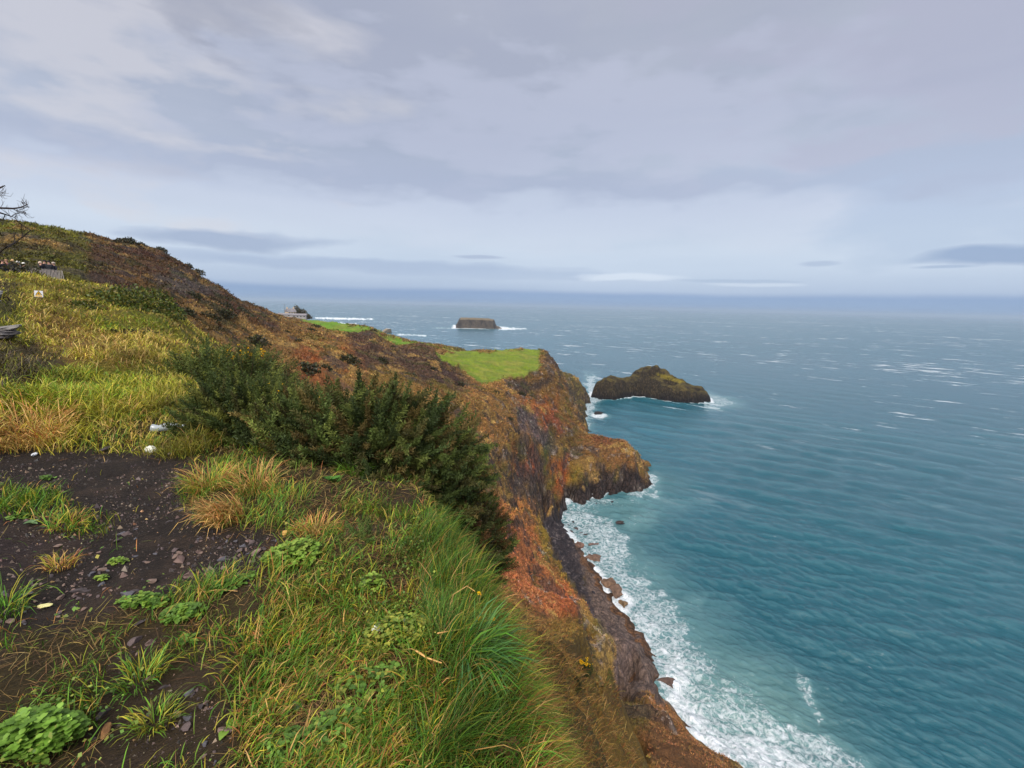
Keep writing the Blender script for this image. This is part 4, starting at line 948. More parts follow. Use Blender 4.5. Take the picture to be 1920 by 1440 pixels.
k = g.random(n) < dark * .8; col[k] = palette(k.sum(), [S(86, 78, 44), S(74, 62, 50), OLV], [.4, .4, .2], g)
kk = g.random(n) > dark * .55
tus = pmask(px, py, [(-100, 785), (90, 790), (120, 850), (-100, 850)], s=8)
col = col * (.62 + .62 * sstep(-.3, .25, fbm(P[:, 0] / .8 + 5, P[:, 1] / .8 + 3, oct=4)))[:, None]  # shade of hollows between hummocks put into the blade colour, in noise patches
L = g.uniform(.06, .16, n) * (1 + 1.1 * sstep(.0, .4, cl2)) * (1 + .5 * tus)
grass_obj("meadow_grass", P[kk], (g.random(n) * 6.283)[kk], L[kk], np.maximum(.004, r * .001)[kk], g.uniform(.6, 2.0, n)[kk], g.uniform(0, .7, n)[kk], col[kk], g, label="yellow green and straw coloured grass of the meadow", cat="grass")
# 4 tussocks and heath over the far slopes
P, r, px, py = scatter(200000, -54, 20, 20, 340, g, pw=-.45)
ZZ = P[:, 2]
gi = np.clip(np.searchsorted(azs, np.arctan2(P[:, 0], P[:, 1])) , 0, na - 1); gj = np.clip(np.searchsorted(lr, np.log(r)), 0, nl - 1); fl = gj * na + gi
m = (ZZ > 5) & (GREENM[fl] < .93) & (ROCKM[fl] < .55) & (BEACHM[fl] < .5) & (SHELFM[fl] < .5) & ~((px < 430) & (r < 42)) & (r > 24) & (g.random(len(P)) < np.clip(.55 + 1.1 * fbm(P[:, 0] / 5, P[:, 1] / 5, ZZ / 5, oct=3), .08, 1)) & ~((STEEP.ravel()[fl] > 2.6))
P, r, fl = P[m], r[m], fl[m]; n = len(P)
base = TINT[fl]
dk = g.random(n) < .11
col = np.clip(base * np.exp(g.normal(.2, .24, (n, 1))) * np.exp(g.normal(0, .08, (n, 3))), .004, .8); col[dk] *= .55
nb = 4
Pb = np.repeat(P, nb, 0) + g.normal(0, 1, (n * nb, 3)) * (np.repeat(r, nb) * .0016)[:, None] * np.array([1, 1, .1]); cb = np.repeat(col, nb, 0) * np.exp(g.normal(0, .16, (n * nb, 1))); rb = np.repeat(r, nb)
tall = np.repeat(np.where(dk, 1.35, 1.0), nb)
grass_obj("slope_grass", Pb, g.random(n * nb) * 6.283, (.16 + .0030 * rb) * g.uniform(.5, 1.15, n * nb) * tall, .02 + rb * .0011, g.uniform(.5, 1.5, n * nb), g.uniform(.1, 1.0, n * nb), cb, g, label="rough brown grass and heath over the far slopes", cat="grass")

P, r, px, py = scatter(190000, -12, 31, 26, 270, g, pw=-.5)
gi = np.clip(np.searchsorted(azs, np.arctan2(P[:, 0], P[:, 1])), 0, na - 1); gj = np.clip(np.searchsorted(lr, np.log(r)), 0, nl - 1); fl = gj * na + gi
cl = fbm(P[:, 0] / 3, P[:, 1] / 3, P[:, 2] / 3, oct=4)
m = (P[:, 2] > 3.5) & (GREENM[fl] < .2) & (BEACHM[fl] < .5) & (SHELFM[fl] < .5) & (STEEP.ravel()[fl] < 6) & (g.random(len(P)) < np.clip(.5 + 1.6 * cl, .04, 1) * np.where(ROCKM[fl] > .5, .3, 1))
P, r, fl, cl = P[m], r[m], fl[m], cl[m]; n = len(P); nb = 3
col = np.clip(TINT[fl] * np.exp(g.normal(.22, .26, (n, 1)) + .4 * cl[:, None]) * np.exp(g.normal(0, .1, (n, 3))), .004, .7); dk = g.random(n) < .08; col[dk] = S(58, 54, 32) * np.exp(g.normal(0, .2, (dk.sum(), 1)))
Pb = np.repeat(P, nb, 0) + g.normal(0, 1, (n * nb, 3)) * (np.repeat(r, nb) * .0013)[:, None] * np.array([1, 1, .1]); rb = np.repeat(r, nb)
grass_obj("cliff_grass", Pb, g.random(n * nb) * 6.283, (.10 + .0026 * rb) * g.uniform(.5, 1.2, n * nb), .015 + rb * .001, g.uniform(.5, 1.5, n * nb), g.uniform(.2, 1.1, n * nb), np.repeat(col, nb, 0), g, label="dry tufts and bracken clinging to the cliff faces", cat="grass")

# ------------------------------------------------------------------ gorse
GORSE = simple_mat("gorse spines", (1, 1, 1), rough=.6, var=.2, scale=6, bump=0, attr=True, spec=.2, trans=.15)
STEM = simple_mat("woody stem", S(92, 74, 56), rough=.85, var=.35, scale=20, bump=.5)
PETAL = simple_mat("yellow petals", S(250, 200, 20), rough=.5, var=.15, scale=20, bump=0, trans=.25)
def make_shoot(rg, nbr=50, nsp=6, w=.19):
    """A foxtail shoot of unit length along +z: spine-tipped branchlets spiralling round a stem; thin triangles."""
    V, T, H = [], [], []
    for k in range(nbr):
        t = .08 + .92 * (k + rg.random()) / nbr; a = k * 2.4 + rg.normal(0, .3)
        env = w * (1 - .72 * t) * (.75 + .5 * rg.random()) * min(1, .4 + t * 3)
        d = np.array([math.cos(a), math.sin(a), .75 + .5 * rg.random()]); d /= np.linalg.norm(d)
        base = np.array([0, 0, t])
        for q in range(nsp):
            s0 = base + d * env * (q / nsp) * 1.0
            dd = d + rg.normal(0, .55, 3); dd /= np.linalg.norm(dd)
            tip = s0 + dd * env * (.5 + .35 * rg.random())
            sd = np.cross(dd, rg.normal(size=3)); sd /= np.linalg.norm(sd) + 1e-9; sd *= .011 + .005 * rg.random()
            i = len(V); V += [s0 - sd, s0 + sd, tip]; T.append((i, i + 1, i + 2)); H += [t * .5, t * .5, t]
    return np.array(V), np.array(T), np.array(H)
shr = np.random.default_rng(31)
SHOOTS = [make_shoot(shr) for _ in range(5)]
SHOOTS_LO = [make_shoot(shr, 24, 5, .23) for _ in range(4)]
def orient(d, rg):
    d = d / np.linalg.norm(d); u = np.cross(d, rg.normal(size=3)); u /= np.linalg.norm(u); v = np.cross(d, u)
    return np.stack([u, v, d], 1)
def tube(pts, rad, ns=5):
    pts = np.array(pts, float); V = []; Fq = []
    for i, p in enumerate(pts):
        d = pts[min(i + 1, len(pts) - 1)] - pts[max(i - 1, 0)]; d /= np.linalg.norm(d) + 1e-9
        u = np.cross(d, [.31, .77, .55]); u /= np.linalg.norm(u); v = np.cross(d, u)
        for k in range(ns):
            a = 6.283 * k / ns; V.append(p + rad[i] * (math.cos(a) * u + math.sin(a) * v))
    for i in range(len(pts) - 1):
        for k in range(ns):
            Fq.append((i * ns + k, i * ns + (k + 1) % ns, (i + 1) * ns + (k + 1) % ns, (i + 1) * ns + k))
    return np.array(V), np.array(Fq)
class Acc:
    def __init__(s): s.V, s.F, s.C, s.n = [], {}, [], 0
    def add(s, V, F, C=None):
        F = np.array(F); s.V.append(V); s.F.setdefault(F.shape[1], []).append(F + s.n); s.n += len(V)
        if C is not None: s.C.append(np.broadcast_to(C, (len(V), 3)) if np.ndim(C) == 1 else C)
    def mesh(s, name, smooth=True):
        return mesh_np(name, np.concatenate(s.V), [np.concatenate(f) for f in s.F.values()], np.concatenate(s.C) if s.C else None, smooth)
def flower_head(acc, p, r, rg):
    for k in range(5):
        d = rg.normal(size=3); d[2] = abs(d[2]) + .3; d /= np.linalg.norm(d); M = orient(d, rg)
        L = np.array([[0, 0, 0], [.5, 0, .5], [0, 0, 1.0], [-.5, 0, .5]]) * r
        acc.add(p + (M @ L.T).T, [(0, 1, 2, 3)])
def gorse(base, R, H, ns, sl, cols, seed, label, flowers=0, fl_r=.03, fl_side=None, lo=False, group=None, inner=.35, lean=(0, 0), name="gorse_bush", el0=-.12, spread=.55):
    """R = (rx, ry) half widths, H height in metres; ns shoots of length sl; shoots stand out radially from the heart of the bush."""
    rg = np.random.default_rng(seed); SH = SHOOTS_LO if lo else SHOOTS
    root = empty(name, base, label=label, cat="shrub", group=group)
    fo_ = Acc(); st = Acc(); flw = Acc(); nst = 0
    for k in range(ns):
        a = rg.random() * 6.283; e = math.asin(el0 + (1 - el0) * rg.random())
        deep = 1 - inner * rg.random() ** 1.6
        lump = 1 + .16 * float(fbm(np.array([math.cos(a) * 1.6 + seed]), np.array([math.sin(a) * 1.6]), np.array([e * 2]), oct=2)[0])
        q = np.array([math.cos(a) * math.cos(e) * R[0], math.sin(a) * math.cos(e) * R[1], math.sin(e) * H]) * deep * lump
        d = np.array([q[0] / R[0] + lean[0], q[1] / R[1] + lean[1], q[2] / H + spread]) + rg.normal(0, .33, 3)
        d /= np.linalg.norm(d); ln = rg.uniform(*sl) * (.75 + .35 * deep)
        q = q - d * ln * .82
        V, T, Hh = SH[k % len(SH)]
        s = np.array([ln, ln, ln])
        W = q + (orient(d, rg) @ (V * s).T).T
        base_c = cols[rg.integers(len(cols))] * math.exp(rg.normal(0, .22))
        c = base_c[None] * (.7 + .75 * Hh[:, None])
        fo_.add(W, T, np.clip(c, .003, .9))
        if k % 4 == 0 and nst < 70:
            nst += 1; mid = q * .55 + rg.normal(0, .05, 3) * R[0]; mid[2] = max(mid[2], .02)
            tv, tf = tube([np.array([rg.normal(0, .1) * R[0], rg.normal(0, .1) * R[1], -.03]), mid, q, q + d * ln * .7], [.014 * H, .010 * H, .006 * H, .003 * H], 4); st.add(tv, tf)
        if flowers and rg.random() < flowers and (fl_side is None or fl_side(q, R, H)):
            for _ in range(rg.integers(3, 8)):
                flower_head(flw, q + d * ln * rg.uniform(.45, 1.0) + rg.normal(0, .04, 3) * H, fl_r * rg.uniform(.6, 1.2), rg)
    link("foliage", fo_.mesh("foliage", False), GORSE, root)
    if st.V: link("stem", st.mesh("stem"), STEM, root)
    if flw.V: tag(link("blossom", flw.mesh("blossom", False), PETAL, root), "yellow blossom")
    return root
def g_at(px, py, up=0.0):
    """Where the view through this photo point meets the land."""
    d = ray(px, py); d = d / math.hypot(d[0], d[1]); rs = np.exp(np.linspace(math.log(.9), math.log(60), 900))
    X = d[0] * rs; Y = d[1] * rs; Z = CAMZ + d[2] * rs; hh = height(X, Y); k = int(np.argmax(hh >= Z))
    return np.array([X[k], Y[k], hh[k] + up])
def onland(px, py, r, dz=0):
    P = at_r(px, py, r); return (P[0], P[1], hz(P[0], P[1]) + dz)
DG = [S(68, 80, 38), S(76, 88, 40), S(56, 68, 34), S(94, 102, 48), S(74, 72, 38)]
OG = [S(116, 118, 54), S(104, 110, 50), S(88, 98, 46), S(128, 122, 62)]
gorse(onland(676, 905, 5.1, -.1), (1.5, .85), 1.0, 1180, (.24, .6), DG + [S(98, 84, 46)], 1, "large dark green gorse bush in the middle of the cliff edge", inner=.55, spread=.22, el0=-.25)
gorse(onland(440, 858, 6.0, -.05), (.62, .6), .72, 300, (.26, .46), DG + OG[:2], 2, "olive green gorse bush just left of the large dark one", lean=(-.3, 0))
gorse(onland(415, 745, 9.4, 0), (1.5, 1.0), 1.15, 420, (.4, .62), DG + OG[1:3], 3, "dark green spreading gorse bush behind the straw coloured grass", lo=True)
gorse(onland(520, 800, 7.9, .1), (.95, .7), .95, 300, (.3, .5), DG + OG[:2], 4, "yellowish olive gorse bush between the dark spreading one and the largest", lo=True, flowers=.05, fl_r=.02)
gorse(onland(472, 700, 14, 0), (1.35, 1.1), 1.45, 330, (.45, .7), [S(66, 76, 36), S(58, 64, 34), S(84, 74, 40)], 5, "gorse bush topped with yellow blossom in front of the brown hill", lo=True, flowers=1.0, fl_r=.062, fl_side=lambda q, R, H: q[2] > .42 * H and q[0] < .05 * R[0])
gorse(onland(872, 955, 4.6, -.1), (.36, .4), .6, 200, (.22, .42), [S(58, 56, 32), S(64, 68, 34), S(84, 60, 36)], 6, "straggling brownish gorse on the drop right of the white plastic bag", lean=(.3, 0))
gorse(tuple(g_at(1092, 1258, -.05)), (.42, .36), .45, 190, (.2, .34), [S(50, 60, 32), S(58, 68, 34)], 7, "small round gorse with yellow flowers low on the cliff flank", lo=True, flowers=.55, fl_r=.04, fl_side=lambda q, R, H: q[2] > .3 * H)
gorse(tuple(g_at(1078, 1284, -.05)), (.3, .3), .28, 45, (.22, .36), [S(52, 60, 30), S(72, 62, 34)], 8, "dark flowerless gorse just below the yellow flowering one on the flank", lo=True)
gorse(onland(690, 1095, 3.0, -.05), (.2, .16), .16, 26, (.12, .22), [S(84, 104, 48), S(74, 96, 44)], 9, "young bright green gorse sprig in the grass of the ledge", name="gorse_seedling")
gorse(onland(955, 1105, 3.5, -.02), (.12, .1), .2, 14, (.16, .26), [S(72, 82, 40)], 10, "thin gorse sprig leaning out over the rust coloured slope", name="gorse_seedling", lean=(.5, 0))
gorse(onland(1000, 1165, 3.1, -.02), (.1, .1), .16, 12, (.14, .22), [S(70, 78, 38)], 11, "lowest gorse sprig on the lip between green grass and rust slope", name="gorse_seedling", lean=(.4, 0))
gorse(onland(770, 930, 4.5, -.05), (.5, .25), .3, 90, (.18, .3), DG, 13, "low skirt of gorse growing at the foot of the large bush", name="gorse_bush")
gorse(onland(890, 890, 5.3, -.1), (.5, .5), 1.0, 300, (.26, .5), DG + [S(98, 76, 42), S(110, 82, 48)], 15, "sparse gorse with brown stems leaning seaward right of the largest bush", lean=(.6, 0))

# leafy shrubs: many small leaf blades round a twiggy heart
LEAF = simple_mat("broad leaf", (1, 1, 1), rough=.5, var=.2, scale=8, bump=.15, attr=True, spec=.35, trans=.25)
def leafy(base, R, H, nl_, ls, cols, seed, label, name="shrub", group=None, mesh_only=False):
    rg = np.random.default_rng(seed); ac = Acc(); st = Acc()
    a = rg.random(nl_) * 6.283; e = np.arcsin(-.05 + 1.05 * rg.random(nl_)); dp = 1 - .6 * rg.random(nl_) ** 2
    lump = 1 + .3 * fbm(np.cos(a) * 1.8 + seed, np.sin(a) * 1.8, e * 2.2, oct=3)
    Q_ = np.stack([np.cos(a) * np.cos(e) * R[0], np.sin(a) * np.cos(e) * R[1], np.sin(e) * H], 1) * (dp * lump)[:, None]
    d = rg.normal(size=(nl_, 3)) + Q_ / np.array([R[0], R[1], H]) * .8; d /= np.linalg.norm(d, axis=1)[:, None]
    sd = np.cross(d, rg.normal(size=(nl_, 3))); sd /= np.linalg.norm(sd, axis=1)[:, None]
    L = ls * rg.uniform(.6, 1.3, nl_)[:, None]
    V = np.stack([Q_, Q_ + d * L * .5 + sd * L * .32, Q_ + d * L, Q_ + d * L * .5 - sd * L * .32], 1).reshape(-1, 3)
    c = np.repeat(palette(nl_, cols, [1] * len(cols), rg, .3) , 4, 0)
    b = (np.arange(nl_) * 4)[:, None] + np.array([[0, 1, 2, 3]])
    fm = mesh_np("foliage", V, b, c, False)
    for k in range(9):
        q = Q_[k] * .8; tv, tf = tube([np.array([q[0] * .1, q[1] * .1, -.1]), q * .5, q], [.03 * H, .02 * H, .008 * H], 4); st.add(tv, tf)
    root = empty(name, base, label=label, cat="shrub", group=group)
    link("foliage", fm, LEAF, root); link("stem", st.mesh("stem"), STEM, root)
    return root
leafy(onland(248, 612, 25, -.15), (1.95, 1.2), 1.25, 5200, .12, [S(74, 88, 30), S(58, 70, 28), S(92, 98, 36), S(110, 104, 40)], 41, "round dark green bramble bush on the meadow below the hill", name="bramble_bush")
leafy(onland(160, 604, 22, -.1), (.6, .5), .35, 700, .1, [S(90, 96, 32), S(72, 80, 30)], 42, "low green bramble between the warning sign and the round bush", name="bramble_bush")
leafy(onland(255, 648, 15, -.1), (.9, .4), .3, 900, .08, [S(64, 62, 34), S(84, 76, 36)], 47, "low dark bramble mat across the straw grass of the meadow", name="bramble_bush")
leafy(onland(40, 512, 39, -.2), (1.3, 1.0), 2.2, 1500, .16, [S(66, 60, 30), S(54, 52, 28)], 43, "tall dim olive bush behind the people and the pale fence", name="shrub")
sh0 = None
FS = [(425, 612, 100), (537, 628, 112), (583, 622, 150), (592, 612, 190), (640, 676, 100), (655, 680, 96), (716, 672, 118), (700, 618, 180), (735, 652, 165), (770, 650, 180), (560, 645, 100), (610, 690, 76), (575, 716, 66), (765, 700, 112), (812, 690, 135),
      (860, 725, 135), (905, 742, 140), (240, 452, 176), (262, 458, 178), (228, 451, 174), (300, 476, 180), (316, 486, 182), (352, 505, 185), (372, 522, 186), (405, 548, 190), (300, 560, 72), (345, 580, 66), (390, 590, 80), (360, 545, 100), (420, 590, 115), (470, 610, 110), (505, 628, 105), (450, 600, 130), (930, 770, 145), (978, 742, 170), (980, 845, 128), (1028, 868, 134), (956, 800, 128), (480, 640, 78), (675, 640, 150)]
fr = np.random.default_rng(77)
for k, (px, py, r) in enumerate(FS):
    loc = onland(px, py, r, -.15)
    if sh0 is None:
        sh0 = leafy(loc, (1.5, 1.2), 1.15, 420, .42, [S(52, 50, 30), S(66, 58, 36), S(58, 62, 32)], 44, "dark heath shrub dotted over the brown far slopes", name="heath_shrub", group="dark shrubs on the far slopes"); o = sh0
    else:
        o = copy_tree(sh0); o.location = loc
    s = fr.uniform(.55, 1.25) * (1.0 if r < 160 else 1.15); o.scale = (s, s, s * fr.uniform(.7, 1.1)); o.rotation_euler = (0, 0, fr.random() * 6.28)

#%%PROPS
# ------------------------------------------------------------------ things people left or built
PLAIN = {}
def plain(key, col, rough=.7, **k):
    if key not in PLAIN: PLAIN[key] = simple_mat(key, S(*col), rough=rough, **k)
    return PLAIN[key]
def box_np(x0, x1, y0, y1, z0, z1):
    V = np.array([(x, y, z) for z in (z0, z1) for y in (y0, y1) for x in (x0, x1)], float)
    return V, np.array([(0, 2, 3, 1), (4, 5, 7, 6), (0, 1, 5, 4), (2, 6, 7, 3), (0, 4, 6, 2), (1, 3, 7, 5)])
def prism(P2, y0, y1):
    """Polygon in x,z given thickness along y."""
    n = len(P2); V = np.array([(x, y0, z) for x, z in P2] + [(x, y1, z) for x, z in P2], float)
    side = np.array([(i, (i + 1) % n, n + (i + 1) % n, n + i) for i in range(n)])
    return V, [np.array([list(range(n))]), np.array([list(range(2 * n - 1, n - 1, -1))]), side]
def flat_mesh(name, V, Fl): return mesh_np(name, V, Fl, None, False)
def facing(o, P): o.rotation_euler = (0, 0, -math.atan2(P[0], P[1]))

# pale fence of split chestnut
FW = simple_mat("silvered chestnut", S(150, 142, 138), rough=.8, var=.3, scale=14, bump=.3)
WIRE = plain("galvanised wire", (120, 120, 124), .5)
ftop = [(38, 501), (44, 502), (60, 503), (78, 504), (92, 505), (104, 506.5), (112, 507), (117.5, 507.5)]
frr = [49, 48.5, 47.6, 46.6, 45.8, 45.2, 44.8, 44.6]
fP = [at_r(px, py, r) for (px, py), r in zip(ftop, frr)]
root = empty("pale_fence", (fP[4][0], fP[4][1], fP[4][2] - .8), label="low pale fence of silvered upright stakes in front of the people", cat="fence")
rl = np.array(root.location)
cum = np.concatenate([[0], np.cumsum([np.hypot(*(fP[i + 1] - fP[i])[:2]) for i in range(len(fP) - 1)])])
fg = np.random.default_rng(4)
nst = 30
for k in range(nst):
    t = cum[-1] * (k / (nst - 1)) ** .86
    c = np.array([np.interp(t, cum, [p[i] for p in fP]) for i in range(3)])
    w = .02; hh = .92 + fg.normal(0, .02)
    V, fl = prism([(-w, -hh), (w, -hh), (w * .9, -.05), (0, .03), (-w * .9, -.05)], -.012, .012)
    if k == nst - 1: V[:, 0] += -.06 * (V[:, 2] + .5) * 1.6
    else: V[:, 0] += fg.normal(0, .02) * V[:, 2]
    o = link("stake", flat_mesh("stake", V, fl), FW, root, c - rl)
for hgt in (.2, .62):
    tv, tf = tube([p - rl - np.array([0, -.02, hgt]) for p in fP], [.006] * len(fP), 5); link("wire", mesh_np("wire", tv, tf), WIRE, root)

# the warning sign
sP = at_r(72.5, 551, 19.0); root = empty("warning_sign", (sP[0], sP[1], hz(sP[0], sP[1]) - .05), label="white square warning sign with a yellow triangle on a short post in the meadow", cat="sign"); facing(root, sP)
zb = sP[2] - root.location[2]; hw = .088
def on_sign(nm, P2, y0, y1, m, lab=None):
    P2 = [((x + .05 * z) * hw / .165 if abs(x) != hw else x + .05 * z, (z - .05 * x) * hw / .165 + zb if abs(x) != hw else z + zb - .05 * x) for x, z in P2]
    V, fl = prism(P2, y0, y1); return tag(link(nm, flat_mesh(nm, V, fl), m, root), lab)
on_sign("board", [(-hw, -hw), (hw, -hw), (hw, hw), (-hw, hw)], 0, .008, plain("white sign board", (232, 232, 236), .5, var=.06))
tri = lambda s, dz: [(-s, -s * .62 + dz), (s, -s * .62 + dz), (0, s * 1.1 + dz)]
on_sign("triangle_border", tri(.125, .03), -.0035, -.0005, plain("black sign ink", (30, 26, 24), .5))
on_sign("triangle", tri(.095, .026), -.0065, -.0038, plain("yellow sign ink", (238, 186, 22), .5, var=.06))
on_sign("pictogram", [(-.012, -.02), (.012, -.02), (.018, .07), (-.018, .07)], -.009, -.0068, PLAIN["black sign ink"])
on_sign("caption_strip", [(-.125, -.14), (.125, -.14), (.125, -.075), (-.125, -.075)], -.0035, -.0005, PLAIN["yellow sign ink"])
tv, tf = tube([(.03, .02, -.1), (.03, .02, zb + .06)], [.014, .014], 8); link("post", mesh_np("post", tv, tf), STEM, root)

# people on the path behind the bank
SKIN = plain("skin", (206, 160, 138), .6, var=.05); 
def skin_mesh(name, verts, edges, rad, mat, parent, sub=1, rooti=0):
    me = bpy.data.meshes.new(name); me.from_pydata([tuple(v) for v in verts], edges, []); me.update()
    o = link(name, me, mat, parent)
    md = o.modifiers.new("skin", "SKIN")
    for i, r in enumerate(rad):
        me.skin_vertices[0].data[i].radius = (r, r) if isinstance(r, float) else r
        me.skin_vertices[0].data[i].use_root = (i == rooti)
    sb = o.modifiers.new("smooth", "SUBSURF"); sb.levels = sub; sb.render_levels = sub
    for p in me.polygons: p.use_smooth = True
    return o
def person(px, py, r, coat, hat, hair, label, turn=0.0, bag=None):
    P = at_r(px, py, r); h = 1.70
    root = empty("person", (P[0], P[1], P[2] - h), label=label, cat="person", rz=-math.atan2(P[0], P[1]) + turn)
    V = [(0, 0, .95), (0, 0, 1.15), (0, .01, 1.38), (0, 0, 1.47), (0, -.01, 1.56), (0, -.015, 1.65),
         (.1, 0, .9), (.11, -.02, .5), (.11, .02, .08), (.12, -.13, .04), (-.1, 0, .9), (-.11, .02, .5), (-.11, .03, .08), (-.12, -.12, .04),
         (.19, 0, 1.38), (.24, .02, 1.12), (.22, -.1, .9), (.21, -.14, .82), (-.19, 0, 1.38), (-.24, .02, 1.12), (-.22, -.1, .9), (-.21, -.14, .82)]
    E = [(0, 1), (1, 2), (2, 3), (3, 4), (4, 5), (0, 6), (6, 7), (7, 8), (8, 9), (0, 10), (10, 11), (11, 12), (12, 13), (2, 14), (14, 15), (15, 16), (16, 17), (2, 18), (18, 19), (19, 20), (20, 21)]
    Rd = [(.15, .11), (.14, .1), (.16, .11), .06, (.075, .09), (.07, .085), .09, .06, .045, .04, .09, .06, .045, .04, .065, .048, .036, .03, .065, .048, .036, .03]
    skin_mesh("body", V, E, Rd, SKIN, root, 1)
    Vc = [(0, 0, .82), (0, 0, 1.12), (0, .01, 1.38), (0, .01, 1.45), (.19, 0, 1.38), (.24, .02, 1.12), (.22, -.1, .93), (-.19, 0, 1.38), (-.24, .02, 1.12), (-.22, -.1, .93)]
    skin_mesh("jacket", Vc, [(0, 1), (1, 2), (2, 3), (2, 4), (4, 5), (5, 6), (2, 7), (7, 8), (8, 9)], [(.2, .15), (.19, .14), (.2, .14), .085, .09, .07, .055, .09, .07, .055], plain("coat %d %d %d" % coat, coat, .8), root, 1)
    Vt = [(0, 0, .92), (.1, 0, .86), (.11, -.02, .5), (.11, .02, .1), (-.1, 0, .86), (-.11, .02, .5), (-.11, .03, .1)]
    skin_mesh("trousers", Vt, [(0, 1), (1, 2), (2, 3), (0, 4), (4, 5), (5, 6)], [(.17, .13), .105, .075, .065, .105, .075, .065], plain("dark trousers", (36, 36, 44), .8), root, 1)
    Vh, Fh = ISO[2]; Vh = Vh[:, :] * np.array([.112, .128, .118]) + np.array([0, .018, 1.63]); keep = Fh[(Vh[Fh].mean(1)[:, 2] > 1.635) | (Vh[Fh].mean(1)[:, 1] > .02)]
    link("hat" if hat else "hair", mesh_np("hair", Vh, keep), plain("head cover %d %d %d" % (hat or hair), hat or hair, .9), root)
    # a face: brow, nose, eyes and mouth
    ac = Acc()
    for q, s in (((0, -.105, 1.605), (.012, .02, .02)), ((.03, -.088, 1.625), (.012, .008, .008)), ((-.03, -.088, 1.625), (.012, .008, .008)), ((0, -.088, 1.565), (.026, .008, .007))):
        v, f = ISO[1]; ac.add(v * np.array(s) + np.array(q), f)
    link("face", ac.mesh("face"), plain("face marks", (150, 100, 88), .6), root)
    return root
person(4, 488, 50.5, (34, 34, 42), None, (70, 54, 44), "leftmost person behind the bank in a dark coat with brown hair", .6)
person(11, 487, 51.5, (92, 40, 46), None, (150, 116, 92), "person with a pinkish face and dark red coat beside the left edge", -.4)
person(23, 487, 51.0, (38, 38, 48), (196, 162, 116), None, "person in a dark coat and tan hat in the left cluster", .3)
person(33, 490, 51.3, (70, 70, 80), None, (206, 202, 200), "white haired person in a grey coat in the left cluster", -.7)
person(44, 493, 50.9, (44, 46, 52), (226, 222, 216), None, "person in a white hat at the right end of the left cluster", .2)
person(75.5, 491, 52.5, (40, 38, 50), None, (196, 172, 156), "fair haired person left of the dark hooded pair above the fence", 1.2)
person(83, 488.5, 53.0, (26, 26, 34), (28, 28, 36), None, "person in a black hooded jacket behind the middle of the fence", .1)
person(91, 489.5, 52.5, (30, 32, 40), (36, 34, 40), None, "person in a dark hood second from the right behind the fence", -.4)
person(99.5, 492, 52.8, (50, 48, 58), None, (186, 170, 158), "rightmost person above the fence with pale hair and a dark coat", -1.0)

# bare tree at the edge of the frame
BARK = simple_mat("dark bark", S(60, 50, 46), rough=.9, var=.4, scale=12, bump=.6)
tr = 14.0
tb = at_r(-95, 640, tr); root = empty("bare_tree", (tb[0], tb[1], hz(tb[0], tb[1]) - .1), label="leafless tree reaching thin branches in from the left edge", cat="tree"); tl = np.array(root.location)
def branch(ac, pix, r0, r1, rs=None):
    P = [at_r(px, py, tr + (rs or 0) + .25 * math.sin(i * 1.7)) - tl for i, (px, py) in enumerate(pix)]
    n = len(P); tv, tf = tube(P, [r0 + (r1 - r0) * i / (n - 1) for i in range(n)], 6); ac.add(tv, tf); return P
tk = Acc(); Pt = [np.array([0, 0, 0])] + [at_r(px, py, tr) - tl for px, py in ((-92, 590), (-84, 540), (-70, 505))]; tv, tf = tube(Pt, [.2, .16, .13, .09], 9); tk.add(tv, tf); tv, tf = tube([Pt[-1], at_r(-66, 440, tr) - tl, at_r(-52, 390, tr) - tl, at_r(-40, 350, tr) - tl], [.05, .04, .03, .012], 7); tk.add(tv, tf)
link("trunk", tk.mesh("trunk"), BARK, root)
main = [[(-70, 505), (-35, 488), (0, 472), (14, 463), (28, 455), (43, 444), (57, 432)], [(-52, 390), (-30, 386), (0, 390), (25, 391), (38, 389), (51, 384)], [(-40, 350), (-20, 356), (0, 352), (9, 348)], [(-66, 440), (-40, 400), (-16, 392), (0, 399), (10, 402), (22, 406)]]
sub_ = [[(57, 432), (48, 426), (40, 421), (33, 414), (27, 408), (18, 404), (0, 390)], [(51, 384), (46, 381), (40, 379)], [(43, 444), (41, 434), (40, 424)], [(22, 406), (30, 400), (42, 397), (48, 398)], [(25, 391), (32, 396), (44, 399)], [(38, 389), (46, 390), (53, 387)], [(0, 352), (-4, 360), (4, 366)], [(-20, 356), (-4, 362), (3, 361)], [(28, 455), (26, 444), (30, 436)], [(10, 402), (6, 410), (0, 413)]]
tg = np.random.default_rng(9)
for i, b_ in enumerate(main):
    ac = Acc(); branch(ac, b_, .03, .008); link("branch", ac.mesh("branch"), BARK, root)
for b_ in sub_:
    ac = Acc(); P = branch(ac, b_, .009, .004)
    for q in P[1:]:
        for _ in range(4):
            d = tg.normal(size=3) * np.array([1, .6, .8]); d /= np.linalg.norm(d); l_ = tg.uniform(.06, .2); m_ = q + d * l_ * .6 + tg.normal(0, .02, 3)
            tv, tf = tube([q, m_, q + d * l_ + np.array([0, 0, .04])], [.004, .003, .002], 4); ac.add(tv, tf)
    link("twig", ac.mesh("twig"), BARK, root)

